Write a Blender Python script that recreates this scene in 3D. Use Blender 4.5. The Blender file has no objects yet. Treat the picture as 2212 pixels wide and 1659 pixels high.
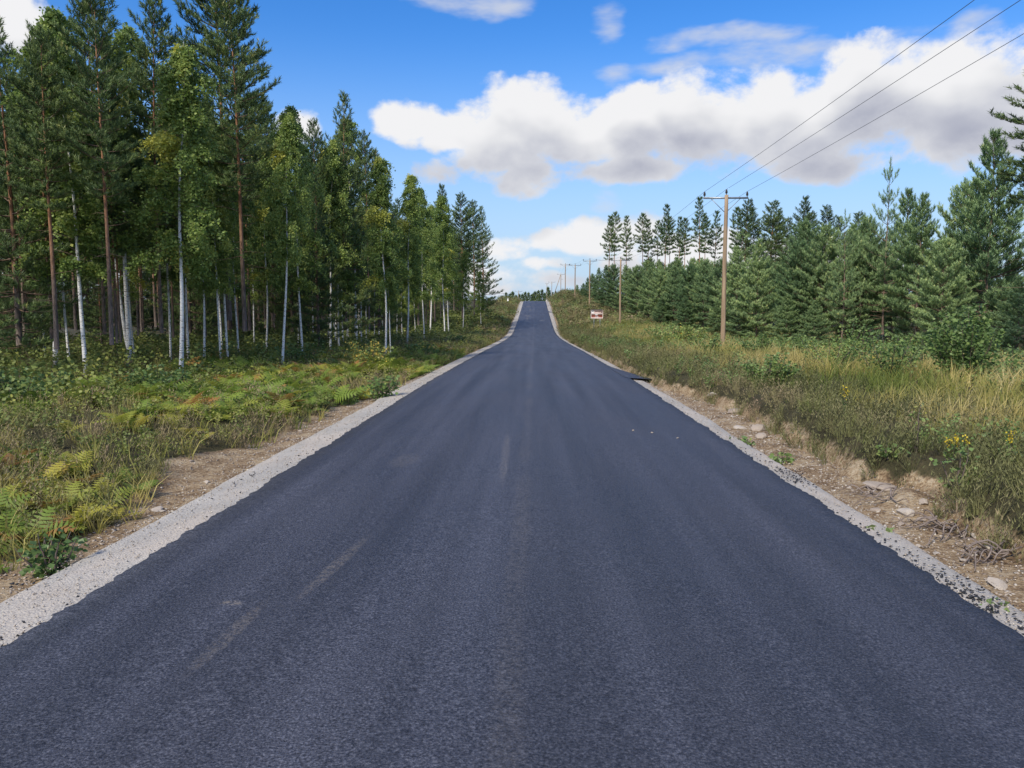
import bpy, math, random
import numpy as np
from mathutils import Vector, Euler

random.seed(7)
RNG = np.random.default_rng(11)
R = math.radians
scn = bpy.context.scene
COL = scn.collection

# ------------------------------------------------------------------ camera
CAMX, CAMZ, F, VX, VY = 0.065, 1.8, 1665.0, 1155.0, 671.0   # photograph measured at 2212 x 1659
cam_d = bpy.data.cameras.new('camera')
cam = bpy.data.objects.new('camera', cam_d); COL.objects.link(cam)
cam_d.sensor_fit = 'HORIZONTAL'; cam_d.sensor_width = 36.0; cam_d.lens = 36.0 * F / 2212.0
cam_d.clip_start = 0.1; cam_d.clip_end = 6000
cam.location = (CAMX, 0, CAMZ)
YAW, PITCH = math.atan((VX - 1106) / F), math.atan((829.5 - VY) / F)
cam.rotation_euler = (R(90) - PITCH, 0, YAW)
scn.camera = cam
scn.render.resolution_x, scn.render.resolution_y = 1024, 768

def ray(px, py):
    v = Vector(((px - 1106) / F, (829.5 - py) / F, -1.0))
    v = Euler((R(90) - PITCH, 0, YAW)).to_matrix() @ v
    return v
def azel(px, py):
    v = ray(px, py).normalized()
    return math.atan2(v.x, v.y), math.asin(v.z)
def xat(px, d, py=700):            # world x of a pixel column at world distance d along the road
    v = ray(px, py)
    return CAMX + v.x / v.y * d
def zat(py, d, px=1155):
    v = ray(px, py)
    return CAMZ + v.z / v.y * d

# ------------------------------------------------------------------ sky
SUN_AZ, SUN_EL = R(-150), R(43)     # clockwise from +Y
w = bpy.data.worlds.new('World'); scn.world = w; w.use_nodes = True
nt = w.node_tree; nt.nodes.clear()

class NT:
    """small helper for node trees"""
    def __init__(s, tree): s.t = tree
    def n(s, typ, **kw):
        nd = s.t.nodes.new(typ)
        for k, v in kw.items(): setattr(nd, k, v)
        return nd
    def put(s, sock, v):
        if hasattr(v, 'is_linked'): s.t.links.new(v, sock)
        else: sock.default_value = v
    def m(s, op, a, b=0.0, c=0.0, clamp=False):
        nd = s.n('ShaderNodeMath', operation=op, use_clamp=clamp)
        for i, v in enumerate((a, b, c)): s.put(nd.inputs[i], v)
        return nd.outputs[0]
    def vm(s, op, a, b=(0, 0, 0), c=(0, 0, 0), out=0):
        nd = s.n('ShaderNodeVectorMath', operation=op)
        s.put(nd.inputs[0], a); s.put(nd.inputs[1], b)
        if op == 'MULTIPLY_ADD': s.put(nd.inputs[2], c)
        return nd.outputs['Value'] if op in ('DOT_PRODUCT', 'LENGTH', 'DISTANCE') else nd.outputs[0]
    def xyz(s, x, y, z):
        nd = s.n('ShaderNodeCombineXYZ')
        for i, v in enumerate((x, y, z)): s.put(nd.inputs[i], v)
        return nd.outputs[0]
    def noise(s, vec, scale, detail=4, rough=0.55, dist=0.0, dim='3D'):
        nd = s.n('ShaderNodeTexNoise', noise_dimensions=dim)
        s.put(nd.inputs['Vector'], vec)
        nd.inputs['Scale'].default_value = scale; nd.inputs['Detail'].default_value = detail
        nd.inputs['Roughness'].default_value = rough; nd.inputs['Distortion'].default_value = dist
        return nd.outputs['Fac']
    def smooth(s, v, a, b, lo=0.0, hi=1.0):
        nd = s.n('ShaderNodeMapRange', interpolation_type='SMOOTHSTEP')
        s.put(nd.inputs[0], v)
        for i, k in enumerate((a, b, lo, hi)): s.put(nd.inputs[i + 1], k)
        return nd.outputs[0]
    def mix(s, f, a, b, blend='MIX'):
        nd = s.n('ShaderNodeMix', data_type='RGBA', blend_type=blend)
        s.put(nd.inputs[0], f); s.put(nd.inputs[6], a); s.put(nd.inputs[7], b)
        return nd.outputs[2]
    def ramp(s, f, stops):
        nd = s.n('ShaderNodeValToRGB'); e = nd.color_ramp.elements
        while len(e) < len(stops): e.new(0.5)
        for i, (p, c) in enumerate(stops):
            e[i].position = p; e[i].color = (*c, 1)
        s.put(nd.inputs[0], f)
        return nd.outputs[0]

# clouds: centre x, centre y, half width, half height in photograph pixels, weight
BLOBS = [
    (885, 268, 95, 48, 1.0), (985, 285, 90, 45, 1.0), (1130, 262, 150, 95, 1.1), (1090, 330, 110, 75, 1.0), (1130, 385, 90, 50, 1.0),
    (1290, 290, 180, 80, 1.1), (1380, 250, 110, 75, 1.1), (1350, 365, 170, 40, 0.9), (1560, 260, 190, 120, 1.2),
    (1640, 200, 110, 70, 1.1), (1760, 275, 240, 110, 1.2), (1900, 200, 150, 125, 1.2), (1800, 350, 170, 45, 0.9),
    (2060, 230, 190, 150, 1.2), (2230, 200, 220, 160, 1.2), (2420, 260, 260, 150, 1.1), (2010, 330, 130, 40, 0.8),
    (1280, 510, 85, 55, 1.1), (1200, 520, 90, 26, 0.7), (1095, 535, 70, 36, 0.7), (1165, 572, 80, 18, 0.5), (1350, 500, 90, 60, 1.1), (1500, 560, 220, 60, 0.9),
    (1190, 606, 130, 18, 0.5), (1110, 622, 90, 14, 0.45), (1700, 570, 260, 60, 0.8), (15, 45, 130, 80, 1.0), (-160, 60, 160, 110, 1.0),
    (635, 280, 60, 50, 0.8), (900, 590, 260, 50, 0.9), (300, 560, 330, 70, 0.9), (925, 375, 60, 26, 0.36)]
VEIL = [(1310, 50, 38, 48, 0.42), (1025, 2, 120, 30, 0.5), (1305, 440, 30, 30, 0.38), (1560, 80, 170, 26, 0.55),
        (1760, 105, 200, 32, 0.52), (1600, 130, 130, 24, 0.36), (1330, 165, 45, 26, 0.36), (2110, 60, 60, 40, 0.4), (1440, 150, 80, 20, 0.3)]

def cloud_group():
    g = bpy.data.node_groups.new('cloud_field', 'ShaderNodeTree')
    g.interface.new_socket('Dir', in_out='INPUT', socket_type='NodeSocketVector')
    g.interface.new_socket('Lift', in_out='INPUT', socket_type='NodeSocketFloat')
    g.interface.new_socket('Body', in_out='OUTPUT', socket_type='NodeSocketFloat')
    g.interface.new_socket('Veil', in_out='OUTPUT', socket_type='NodeSocketFloat')
    g.interface.new_socket('Soft', in_out='OUTPUT', socket_type='NodeSocketFloat')
    k = NT(g)
    gi, go = k.n('NodeGroupInput'), k.n('NodeGroupOutput')
    sp = k.n('ShaderNodeSeparateXYZ'); g.links.new(gi.outputs[0], sp.inputs[0])
    az = k.m('ARCTAN2', sp.outputs[0], sp.outputs[1])
    el = k.m('ADD', k.m('ARCSINE', sp.outputs[2]), gi.outputs[1])
    p0 = k.xyz(az, k.m('MULTIPLY', el, 1.35), 0.0)
    wx = k.m('SUBTRACT', k.noise(p0, 9.0, 3), 0.5)
    wy = k.m('SUBTRACT', k.noise(k.vm('ADD', p0, (7.1, 3.3, 0)), 9.0, 3), 0.5)
    p = k.xyz(k.m('MULTIPLY_ADD', wx, 0.05, az), k.m('MULTIPLY_ADD', wy, 0.032, el), 0.0)
    def field(blobs):
        f = None
        for (cx, cy, rx, ry, wt) in blobs:
            a, e = azel(cx, cy)
            ca = math.cos(a)
            ra, re = rx / F * ca * ca, 0.92 * ry / F * ca
            q = k.vm('MULTIPLY', k.vm('SUBTRACT', p, (a, e, 0)), (1 / ra, 1 / re, 0))
            v = k.m('MULTIPLY_ADD', k.vm('DOT_PRODUCT', q, q), -0.55 * wt, 0.55 * wt)
            f = v if f is None else k.m('SMOOTH_MAX', f, v, 0.12)
        return f
    body = field(BLOBS)
    # the same kind of broken cumulus goes on all round the sky outside the view
    out = k.smooth(k.m('ABSOLUTE', k.m('ADD', az, 0.03)), 0.66, 0.9)
    gen = k.noise(k.xyz(k.m('MULTIPLY', az, 1.6), k.m('MULTIPLY', el, 4.2), 4.0), 1.7, 3)
    gen = k.m('MULTIPLY', k.m('SUBTRACT', gen, 0.52), 5.0)
    gen = k.m('ADD', gen, k.m('MULTIPLY', k.m('SUBTRACT', out, 1.0), 4.0))
    body = k.m('SMOOTH_MAX', body, gen, 0.1)
    puff = k.noise(p0, 10.0, 7, 0.6, 0.1)
    soft = k.m('ADD', k.m('MULTIPLY', k.m('SUBTRACT', k.noise(p0, 9.0, 3.0, 0.5), 0.5), 1.7), body)
    body = k.m('ADD', k.m('MULTIPLY', k.m('SUBTRACT', puff, 0.5), 1.9), body)
    g.links.new(soft, go.inputs[2])
    wisp = k.noise(k.xyz(k.m('MULTIPLY', az, 0.7), k.m('MULTIPLY', el, 1.9), 9.0), 14.0, 4, 0.6, 0.0)
    veil = k.m('ADD', k.m('MULTIPLY', k.m('SUBTRACT', wisp, 0.5), 1.1), field(VEIL))
    g.links.new(body, go.inputs[0]); g.links.new(veil, go.inputs[1])
    return g

k = NT(nt)
sky = k.n('ShaderNodeTexSky', sky_type='NISHITA', sun_disc=False)
sky.sun_elevation, sky.sun_rotation = SUN_EL, SUN_AZ
sky.air_density, sky.dust_density, sky.ozone_density, sky.altitude = 1.0, 0.3, 2.0, 100
tc = k.n('ShaderNodeTexCoord')
grp = cloud_group()
def cl(lift):
    nd = k.n('ShaderNodeGroup'); nd.node_tree = grp
    nt.links.new(tc.outputs['Generated'], nd.inputs[0]); nd.inputs[1].default_value = lift
    return nd.outputs
c0, c1 = cl(0.0), cl(0.05)
hsv = k.n('ShaderNodeHueSaturation'); hsv.inputs['Saturation'].default_value = 1.42; hsv.inputs['Value'].default_value = 1.16; hsv.inputs['Hue'].default_value = 0.512
nt.links.new(sky.outputs[0], hsv.inputs['Color'])
alpha = k.smooth(c0[0], -0.04, 0.34)
above = k.smooth(c1[2], -0.2, 0.85)                 # how much cloud lies above: undersides are greyer
thick = k.smooth(c0[0], 0.1, 0.9)
shade = k.m('MULTIPLY', above, k.m('MULTIPLY_ADD', thick, 0.5, 0.5))
ccol = k.ramp(shade, [(0.0, (5.5, 5.5, 5.6)), (0.22, (4.7, 4.75, 4.95)), (0.5, (3.75, 3.85, 4.25)), (0.95, (2.6, 2.72, 3.3))])
valpha = k.m('MULTIPLY', k.smooth(c0[1], -0.1, 0.45), 0.8)
dz = sepz = k.n('ShaderNodeSeparateXYZ'); nt.links.new(tc.outputs['Generated'], dz.inputs[0])
low = k.m('MULTIPLY', k.m('SUBTRACT', 1.0, k.smooth(dz.outputs[2], 0.0, 0.34)), 0.9)          # hazier, paler air towards the horizon all round
skyc = k.mix(low, hsv.outputs[0], (2.55, 3.5, 5.0, 1))
skyc = k.mix(valpha, skyc, (4.2, 4.35, 4.7, 1))
skyc = k.mix(alpha, skyc, ccol)
bg = k.n('ShaderNodeBackground'); bg.inputs['Strength'].default_value = 0.1
nt.links.new(skyc, bg.inputs['Color'])
wo = k.n('ShaderNodeOutputWorld'); nt.links.new(bg.outputs[0], wo.inputs['Surface'])

# ------------------------------------------------------------------ sun (behind thin cloud: soft)
sd = bpy.data.lights.new('sun', 'SUN'); sd.energy = 2.9; sd.angle = R(10); sd.color = (1.0, 0.93, 0.80)
sun = bpy.data.objects.new('sun', sd); COL.objects.link(sun)
sdir = Vector((math.sin(SUN_AZ) * math.cos(SUN_EL), math.cos(SUN_AZ) * math.cos(SUN_EL), math.sin(SUN_EL)))
sun.rotation_euler = sdir.to_track_quat('Z', 'Y').to_euler(); sun.location = sdir * 60

scn.view_settings.view_transform = 'Standard'; scn.view_settings.look = 'None'
scn.view_settings.exposure = 0.7; scn.view_settings.gamma = 1.0; scn.view_settings.use_curve_mapping = False
scn.render.engine = 'CYCLES'
scn.cycles.use_denoising = True
w.cycles.sampling_method = 'MANUAL'; w.cycles.sample_map_resolution = 256
scn.cycles.max_bounces = 4; scn.cycles.diffuse_bounces = 3; scn.cycles.glossy_bounces = 2; scn.cycles.transmission_bounces = 3; scn.cycles.transparent_max_bounces = 4

# ------------------------------------------------------------------ helpers
def tag(o, label=None, cat=None, group=None, kind=None):
    if label: o['label'] = label
    if cat: o['category'] = cat
    if group: o['group'] = group
    if kind: o['kind'] = kind
    return o
def empty(name, loc=(0, 0, 0), rot=(0, 0, 0), scale=1.0):
    o = bpy.data.objects.new(name, None); COL.objects.link(o)
    o.location = loc; o.rotation_euler = rot; o.scale = (scale,) * 3
    o.empty_display_size = 0.2
    return o
def mesh_np(name, V, faces, mat, tint=None, smooth=False):
    """V (n,3); faces: list of (m,k) index arrays"""
    V = np.asarray(V, dtype=np.float32)
    me = bpy.data.meshes.new(name)
    faces = [np.asarray(f, dtype=np.int32) for f in faces if len(f)]
    tot = np.concatenate([np.full(len(f), f.shape[1], np.int32) for f in faces])
    loops = np.concatenate([f.ravel() for f in faces])
    me.vertices.add(len(V)); me.vertices.foreach_set('co', V.ravel())
    me.loops.add(len(loops)); me.loops.foreach_set('vertex_index', loops)
    me.polygons.add(len(tot))
    st = np.concatenate([[0], np.cumsum(tot)[:-1]]).astype(np.int32)
    me.polygons.foreach_set('loop_start', st)
    if smooth: me.polygons.foreach_set('use_smooth', np.ones(len(tot), bool))
    me.update(calc_edges=True)
    if tint is not None:
        a = me.attributes.new('tint', 'FLOAT', 'POINT'); a.data.foreach_set('value', np.asarray(tint, np.float32))
    if mat: me.materials.append(mat)
    return me
def obj(name, me, parent=None, loc=(0, 0, 0), rot=(0, 0, 0)):
    o = bpy.data.objects.new(name, me); COL.objects.link(o)
    o.location = loc; o.rotation_euler = rot
    if parent: o.parent = parent
    return o
def copy_tree(o, parent=None):
    c = o.copy(); COL.objects.link(c); c.parent = parent
    for ch in KIDS.get(o.name, o.children): copy_tree(ch, c)
    return c
KIDS = {}

class Acc:
    def __init__(s): s.V, s.F, s.T, s.n = [], {}, [], 0
    def add(s, V, faces, tint=0.0):
        V = np.asarray(V, float).reshape(-1, 3)
        for f in faces:
            f = np.asarray(f, int)
            if len(f): s.F.setdefault(f.shape[1], []).append(f + s.n)
        s.V.append(V)
        s.T.append(np.broadcast_to(np.asarray(tint, float), (len(V),)))
        s.n += len(V)
    def tube(s, pts, rad, sides=6, tint=0.0, cap=True):
        pts = np.asarray(pts, float); n = len(pts)
        rad = np.broadcast_to(np.asarray(rad, float), (n,))
        d = np.gradient(pts, axis=0); d /= np.linalg.norm(d, axis=1, keepdims=True) + 1e-9
        ref = np.array([0, 0, 1.0]) if abs(d[0, 2]) < 0.8 else np.array([1.0, 0, 0])
        u = np.cross(d, ref); u /= np.linalg.norm(u, axis=1, keepdims=True) + 1e-9
        v = np.cross(d, u)
        a = np.arange(sides) * 2 * math.pi / sides
        V = pts[:, None] + rad[:, None, None] * (np.cos(a)[None, :, None] * u[:, None] + np.sin(a)[None, :, None] * v[:, None])
        i = np.arange(n - 1)[:, None] * sides; j = np.arange(sides)[None]; j2 = (j + 1) % sides
        Q = np.stack([i + j, i + j2, i + sides + j2, i + sides + j], -1).reshape(-1, 4)
        fs = [Q]
        if cap and sides > 2: fs.append(np.arange(sides)[None] + (n - 1) * sides); fs.append(np.arange(sides)[None, ::-1])
        s.add(V.reshape(-1, 3), fs, tint)
    def box(s, c, size, tint=0.0):
        x, y, z = np.array(size) / 2
        V = np.array([[a, b, e] for a in (-x, x) for b in (-y, y) for e in (-z, z)]) + np.array(c)
        s.add(V, [[[0, 1, 3, 2], [4, 6, 7, 5], [0, 4, 5, 1], [2, 3, 7, 6], [0, 2, 6, 4], [1, 5, 7, 3]]], tint)
    def inst(s, tV, tF, pos, dirs, scale, tint, spin=None, flat=None):
        """copies of a template whose +Z is laid along dirs"""
        N = len(pos)
        if N == 0: return
        pos = np.asarray(pos, float); dirs = np.asarray(dirs, float)
        dirs = dirs / (np.linalg.norm(dirs, axis=1, keepdims=True) + 1e-9)
        ref = np.where(np.abs(dirs[:, 2:3]) < 0.95, np.array([[0, 0, 1.0]]), np.array([[1.0, 0, 0]]))
        u = np.cross(dirs, ref); u /= np.linalg.norm(u, axis=1, keepdims=True) + 1e-9
        v = np.cross(dirs, u)
        sp = RNG.uniform(0, 2 * math.pi, N) if spin is None else np.broadcast_to(spin, (N,))
        c, sn = np.cos(sp)[:, None], np.sin(sp)[:, None]
        u, v = c * u + sn * v, -sn * u + c * v
        sc = np.asarray(scale, float)
        sc = np.broadcast_to(sc.reshape(-1, 1) if sc.ndim < 2 else sc, (N, 3))
        P = (tV[None, :, 0, None] * (u * sc[:, 0:1])[:, None] + tV[None, :, 1, None] * (v * sc[:, 1:2])[:, None]
             + tV[None, :, 2, None] * (dirs * sc[:, 2:3])[:, None] + pos[:, None])
        off = (np.arange(N) * len(tV))[:, None, None]
        fs = [(np.asarray(f)[None] + off).reshape(-1, np.asarray(f).shape[1]) for f in tF]
        t = np.asarray(tint, float)
        t = np.repeat(np.broadcast_to(t, (N,)), len(tV)) if t.ndim < 2 else t.ravel()
        s.add(P.reshape(-1, 3), fs, t)
    def mesh(s, name, mat, smooth=False):
        return mesh_np(name, np.concatenate(s.V), [np.concatenate(v) for v in s.F.values()], mat, np.concatenate(s.T), smooth)

_tab = RNG.random((256, 256))
def vnoise(x, y):
    x = np.asarray(x, float); y = np.asarray(y, float)
    xi, yi = np.floor(x).astype(int), np.floor(y).astype(int)
    fx, fy = x - xi, y - yi
    fx, fy = fx * fx * (3 - 2 * fx), fy * fy * (3 - 2 * fy)
    a = _tab[xi % 256, yi % 256]; b = _tab[(xi + 1) % 256, yi % 256]
    c = _tab[xi % 256, (yi + 1) % 256]; d = _tab[(xi + 1) % 256, (yi + 1) % 256]
    return (a * (1 - fx) + b * fx) * (1 - fy) + (c * (1 - fx) + d * fx) * fy
def fbm(x, y, o=4):
    r, a, t = 0, 1.0, 0
    for i in range(o):
        r = r + a * vnoise(np.asarray(x) * 2 ** i + 17.3 * i, np.asarray(y) * 2 ** i + 5.1 * i); t += a; a *= 0.5
    return r / t
def sstep(v, a, b):
    t = np.clip((np.asarray(v, float) - a) / (b - a), 0, 1); return t * t * (3 - 2 * t)

# ------------------------------------------------------------------ terrain shape
_yy = np.arange(-200, 3001, 1.0)
_pk = [(-200, 0.4), (-40, 0.05), (0, 0), (20, -0.1), (43, -0.46), (60, -0.8), (80, -1.12), (97, -1.2), (108, -0.98), (124, -0.2), (143, 0.85),
       (165, 2.15), (185, 3.5), (196, 4.12), (210, 4.38), (230, 4.2), (270, 3.4), (330, 2.3), (500, 1.0), (3000, 0.0)]
_P = np.interp(_yy, *zip(*_pk)); _ker = np.exp(-np.linspace(-2, 2, 17) ** 2); _ker /= _ker.sum()
_P = np.convolve(np.pad(_P, 8, 'edge'), _ker, 'valid')
def road_z(y): return np.interp(y, _yy, _P)
LE, RE, LG, RG = -2.81, 2.81, 0.72, 0.46       # asphalt edges and gravel widths
def edge_l(y): return LE + 0.05 * (vnoise(np.asarray(y) * 1.3, 3.3) - .5) + 0.045 * (vnoise(np.asarray(y) * 7, 9.3) - .5) + 0.045 * (vnoise(np.asarray(y) * 19, 1.3) - .5)
def edge_r(y): return RE + 0.05 * (vnoise(np.asarray(y) * 1.3, 33.3) - .5) + 0.045 * (vnoise(np.asarray(y) * 7, 49.3) - .5) + 0.045 * (vnoise(np.asarray(y) * 19, 7.3) - .5)
def shoulder_l(y): return LE - LG - 0.16 * (fbm(np.asarray(y) * 0.5, 70.2, 3) - .5) - 0.2 * sstep(y, 60, 180)
def shoulder_r(y): return RE + RG + 0.14 * (fbm(np.asarray(y) * 0.5, 90.2, 3) - .5) + 0.45 * sstep(y, 60, 180)
def dirt_r(y):      # outer limit of bare soil on the right
    y = np.asarray(y, float)
    return shoulder_r(y) + (0.42 + 0.018 * np.clip(y, 0, 16) + 0.4 * (fbm(y * 0.55, 12.2, 3) - .5) + 0.42 * np.exp(-((y - 8.0) / 0.6) ** 2)) * (1 - sstep(y, 15, 22)) + 0.15 + 0.9 * np.exp(-((y - 155) / 8.) ** 2)
def dirt_l(y):
    y = np.asarray(y, float)
    return shoulder_l(y) - (0.30 + 0.9 * (fbm(y * 0.35, 52.2, 3) - .35) + 0.6 * np.exp(-((y - 10.0) / 1.6) ** 2)) * (1 - 0.7 * sstep(y, 15, 25)) - 0.05
def ground_z(x, y, rough=True):
    x = np.asarray(x, float); y = np.asarray(y, float)
    p = road_z(y); s = -x
    left = np.interp(s, [2.5, 2.95, 3.5, 4.1, 5.0, 6.5, 12, 60], [-0.18, -0.18, -0.17, -0.22, -0.08, 0.02, 0.1, 0.3])
    hl = np.interp(y, [0, 90, 120, 150, 190, 260, 400], [0, 0, 0.5, 1.0, 0.2, 0.1, 0.3]) * sstep(s, 3.6, 8)
    dr = np.clip(dirt_r(y), 3.3, 6)
    right = np.where(x < dr, np.interp(x, [2.5, 2.95, 3.2, 3.6], [-0.18, -0.18, -0.17, -0.14]), -0.12 + 0.34 * sstep(x, dr - 0.2, dr + 0.35) - 0.16 * sstep(x, 9, 18))
    right = right - 0.1 * sstep(y, 20, 40) * sstep(x, 3.3, 5)
    hr = np.interp(y, [0, 55, 94, 133, 172, 210, 300, 350, 500, 900], [0, 0, 1.0, 1.8, 1.2, 1.9, 4.6, 5.2, 5, 4]) * sstep(x, 3.4, 8.5)
    z = p + np.where(x < 0, left + hl, right + hr)
    if rough:
        off = np.maximum(sstep(s, 3.3, 5.0), sstep(x, 3.0, 4.6))
        z = z + off * (0.10 * (fbm(x * 0.9, y * 0.9, 3) - .5) + 0.30 * (fbm(x * 0.16 + 9, y * 0.16, 2) - .5) * sstep(np.abs(x), 4, 9))
        z = z + 0.06 * (fbm(x * 3.5, y * 3.5, 3) - .5) * sstep(np.abs(x), 3.1, 3.5)
        # little soil spur on the right bank
        z = z + 0.13 * np.exp(-((x - 3.95) / 0.28) ** 2 - ((y - 7.9) / 0.42) ** 2)
    return z
def gz(x, y): return float(ground_z(x, y))

# ------------------------------------------------------------------ materials
def newmat(name):
    m = bpy.data.materials.new(name); m.use_nodes = True
    t = m.node_tree; t.nodes.clear(); k = NT(t)
    out = k.n('ShaderNodeOutputMaterial'); b = k.n('ShaderNodeBsdfPrincipled')
    t.links.new(b.outputs[0], out.inputs[0])
    return m, k, b, out
def bump(k, b, h, strength, dist):
    nd = k.n('ShaderNodeBump'); nd.inputs['Strength'].default_value = strength; nd.inputs['Distance'].default_value = dist
    k.put(nd.inputs['Height'], h); k.t.links.new(nd.outputs[0], b.inputs['Normal'])
def ocoord(k): return k.n('ShaderNodeTexCoord').outputs['Object']
def sepxyz(k, v):
    nd = k.n('ShaderNodeSeparateXYZ'); k.put(nd.inputs[0], v); return nd.outputs

def mat_asphalt():
    m, k, b, o = newmat('asphalt')
    p = ocoord(k); s = sepxyz(k, p)
    fine = k.noise(p, 78, 2, 0.7)
    mid = k.noise(p, 26, 4, 0.65)
    big = k.noise(k.vm('MULTIPLY', p, (1, 0.22, 1)), 1.1, 4, 0.55)
    lane = k.noise(k.vm('MULTIPLY', p, (1, 0.03, 1)), 2.6, 2, 0.5)
    v = k.m('MULTIPLY_ADD', fine, 0.78, k.m('MULTIPLY', mid, 0.22))
    col = k.ramp(v, [(0.38, (0.011, 0.011, 0.015)), (0.47, (0.034, 0.035, 0.046)), (0.54, (0.047, 0.049, 0.063)), (0.64, (0.10, 0.103, 0.125))])
    tone = k.m('ADD', k.m('MULTIPLY_ADD', big, 0.8, 0.30), k.m('MULTIPLY_ADD', lane, 1.5, -0.45))
    tone = k.m('MULTIPLY', tone, k.smooth(k.m('ADD', s[0], k.m('MULTIPLY', k.m('SUBTRACT', mid, 0.5), 0.1)), -0.04, 0.02, 1.06, 0.9))     # the two lanes were paved apart
    col = k.mix(1.0, col, k.xyz(tone, tone, tone), 'MULTIPLY')
    # paler paving joint along the middle and dust carried on by tyres
    jx = k.m('ADD', s[0], k.m('MULTIPLY', k.m('SUBTRACT', k.noise(k.vm('MULTIPLY', p, (0, 0.35, 0)), 1.0, 3), 0.5), 0.12))
    joint = k.m('MULTIPLY', k.m('SUBTRACT', 1.0, k.smooth(k.m('ABSOLUTE', k.m('ADD', jx, 0.05)), 0.03, 0.11)), k.m('MULTIPLY', k.m('MULTIPLY', k.smooth(mid, 0.35, 0.6), k.smooth(k.noise(k.vm('MULTIPLY', p, (0, 0.25, 0)), 1.0, 2), 0.3, 0.7)), 0.15))
    dust = joint
    gr = k.smooth(k.noise(p, 38, 4, 0.7), 0.42, 0.62)
    for (x, y, rx, ry, rot, amt) in [(-1.33, 5.3, 0.06, 0.75, -0.10, 0.5), (-1.62, 4.1, 0.06, 0.55, -0.05, 0.4), (-1.80, 4.55, 0.09, 0.045, 0.2, 0.9), (-0.30, 9.6, 0.06, 1.9, 0.02, 0.45), (-1.5, 9.2, 0.2, 0.5, 0, 0.3),
                                     (-1.25, 128, 0.55, 1.9, 0.0, 0.9), (-1.15, 142, 0.6, 2.2, 0.1, 0.8), (-1.2, 134, 0.2, 5, 0, 0.55), (1.3, 130, 0.5, 2.0, -0.2, 0.8), (-1.3, 172, 0.6, 3.5, 0, 0.7), (-0.9, 160, 0.25, 6, 0, 0.5)]:
        dx, dy = k.m('SUBTRACT', s[0], x), k.m('SUBTRACT', s[1], y)
        u = k.m('ADD', dx, k.m('MULTIPLY', dy, rot))
        q = k.m('ADD', k.m('POWER', k.m('DIVIDE', u, rx), 2.0), k.m('POWER', k.m('DIVIDE', dy, ry), 2.0))
        dust = k.m('MAXIMUM', dust, k.m('MULTIPLY', k.m('SUBTRACT', 1.0, k.smooth(q, 0.1, 1.2)), k.m('MULTIPLY', gr, amt * 0.85)))
    col = k.mix(dust, col, (0.24, 0.205, 0.165, 1))
    k.put(b.inputs['Base Color'], col)
    k.put(b.inputs['Roughness'], k.m('MULTIPLY_ADD', big, 0.25, 0.44))
    b.inputs['Specular IOR Level'].default_value = 0.6
    bump(k, b, k.m('MULTIPLY_ADD', k.noise(p, 60, 3, 0.7), 0.7, k.m('MULTIPLY', mid, 0.6)), 0.85, 0.014)
    return m
def mat_gravel():
    m, k, b, o = newmat('gravel')
    p = ocoord(k)
    vo = k.n('ShaderNodeTexVoronoi'); k.put(vo.inputs['Vector'], p); vo.inputs['Scale'].default_value = 58
    c = sepxyz(k, vo.outputs['Color'])
    big = k.noise(p, 1.5, 3)
    v = k.m('MULTIPLY_ADD', c[0], 0.42, k.m('MULTIPLY_ADD', big, 1.0, -0.2))
    col = k.ramp(v, [(0.05, (0.18, 0.17, 0.155)), (0.3, (0.29, 0.275, 0.25)), (0.6, (0.36, 0.342, 0.31)), (0.95, (0.47, 0.45, 0.41))])
    crack = k.smooth(vo.outputs['Distance'], 0.0, 0.75)
    sand = k.smooth(k.noise(k.vm('MULTIPLY', p, (1, 0.3, 1)), 2.2, 4), 0.42, 0.66)
    col = k.mix(k.m('MULTIPLY_ADD', sand, 0.5, 0.15), col, (0.50, 0.43, 0.355, 1))
    k.put(b.inputs['Base Color'], col); b.inputs['Roughness'].default_value = 0.9
    bump(k, b, k.m('SUBTRACT', 1.0, crack), 0.45, 0.012)
    return m
def mat_ground():
    m, k, b, o = newmat('ground_soil')
    p = ocoord(k)
    at = k.n('ShaderNodeAttribute', attribute_name='tint').outputs['Fac']     # 1 = bare mineral soil, 0 = litter and moss
    n1 = k.noise(p, 3.0, 5, 0.6); n2 = k.noise(p, 28, 4, 0.65); n3 = k.noise(p, 0.6, 3)
    soil = k.ramp(k.m('MULTIPLY_ADD', n2, 0.55, k.m('MULTIPLY', n1, 0.45)), [(0.34, (0.06, 0.038, 0.024)), (0.45, (0.19, 0.126, 0.072)), (0.53, (0.32, 0.235, 0.142)), (0.66, (0.48, 0.40, 0.285))])
    moss = k.ramp(k.m('MULTIPLY_ADD', n2, 0.4, k.m('MULTIPLY', n1, 0.6)), [(0.3, (0.022, 0.018, 0.011)), (0.5, (0.055, 0.05, 0.024)), (0.62, (0.075, 0.062, 0.032)), (0.75, (0.12, 0.09, 0.05))])
    f = k.smooth(k.m('ADD', at, k.m('MULTIPLY', k.m('SUBTRACT', n1, 0.5), 0.8)), 0.4, 0.62)
    k.put(b.inputs['Base Color'], k.mix(f, moss, soil)); b.inputs['Roughness'].default_value = 0.95
    b.inputs['Specular IOR Level'].default_value = 0.2
    bump(k, b, k.m('MULTIPLY_ADD', k.noise(p, 45, 4, 0.7), 0.5, n2), 0.9, 0.03)
    return m
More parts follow.
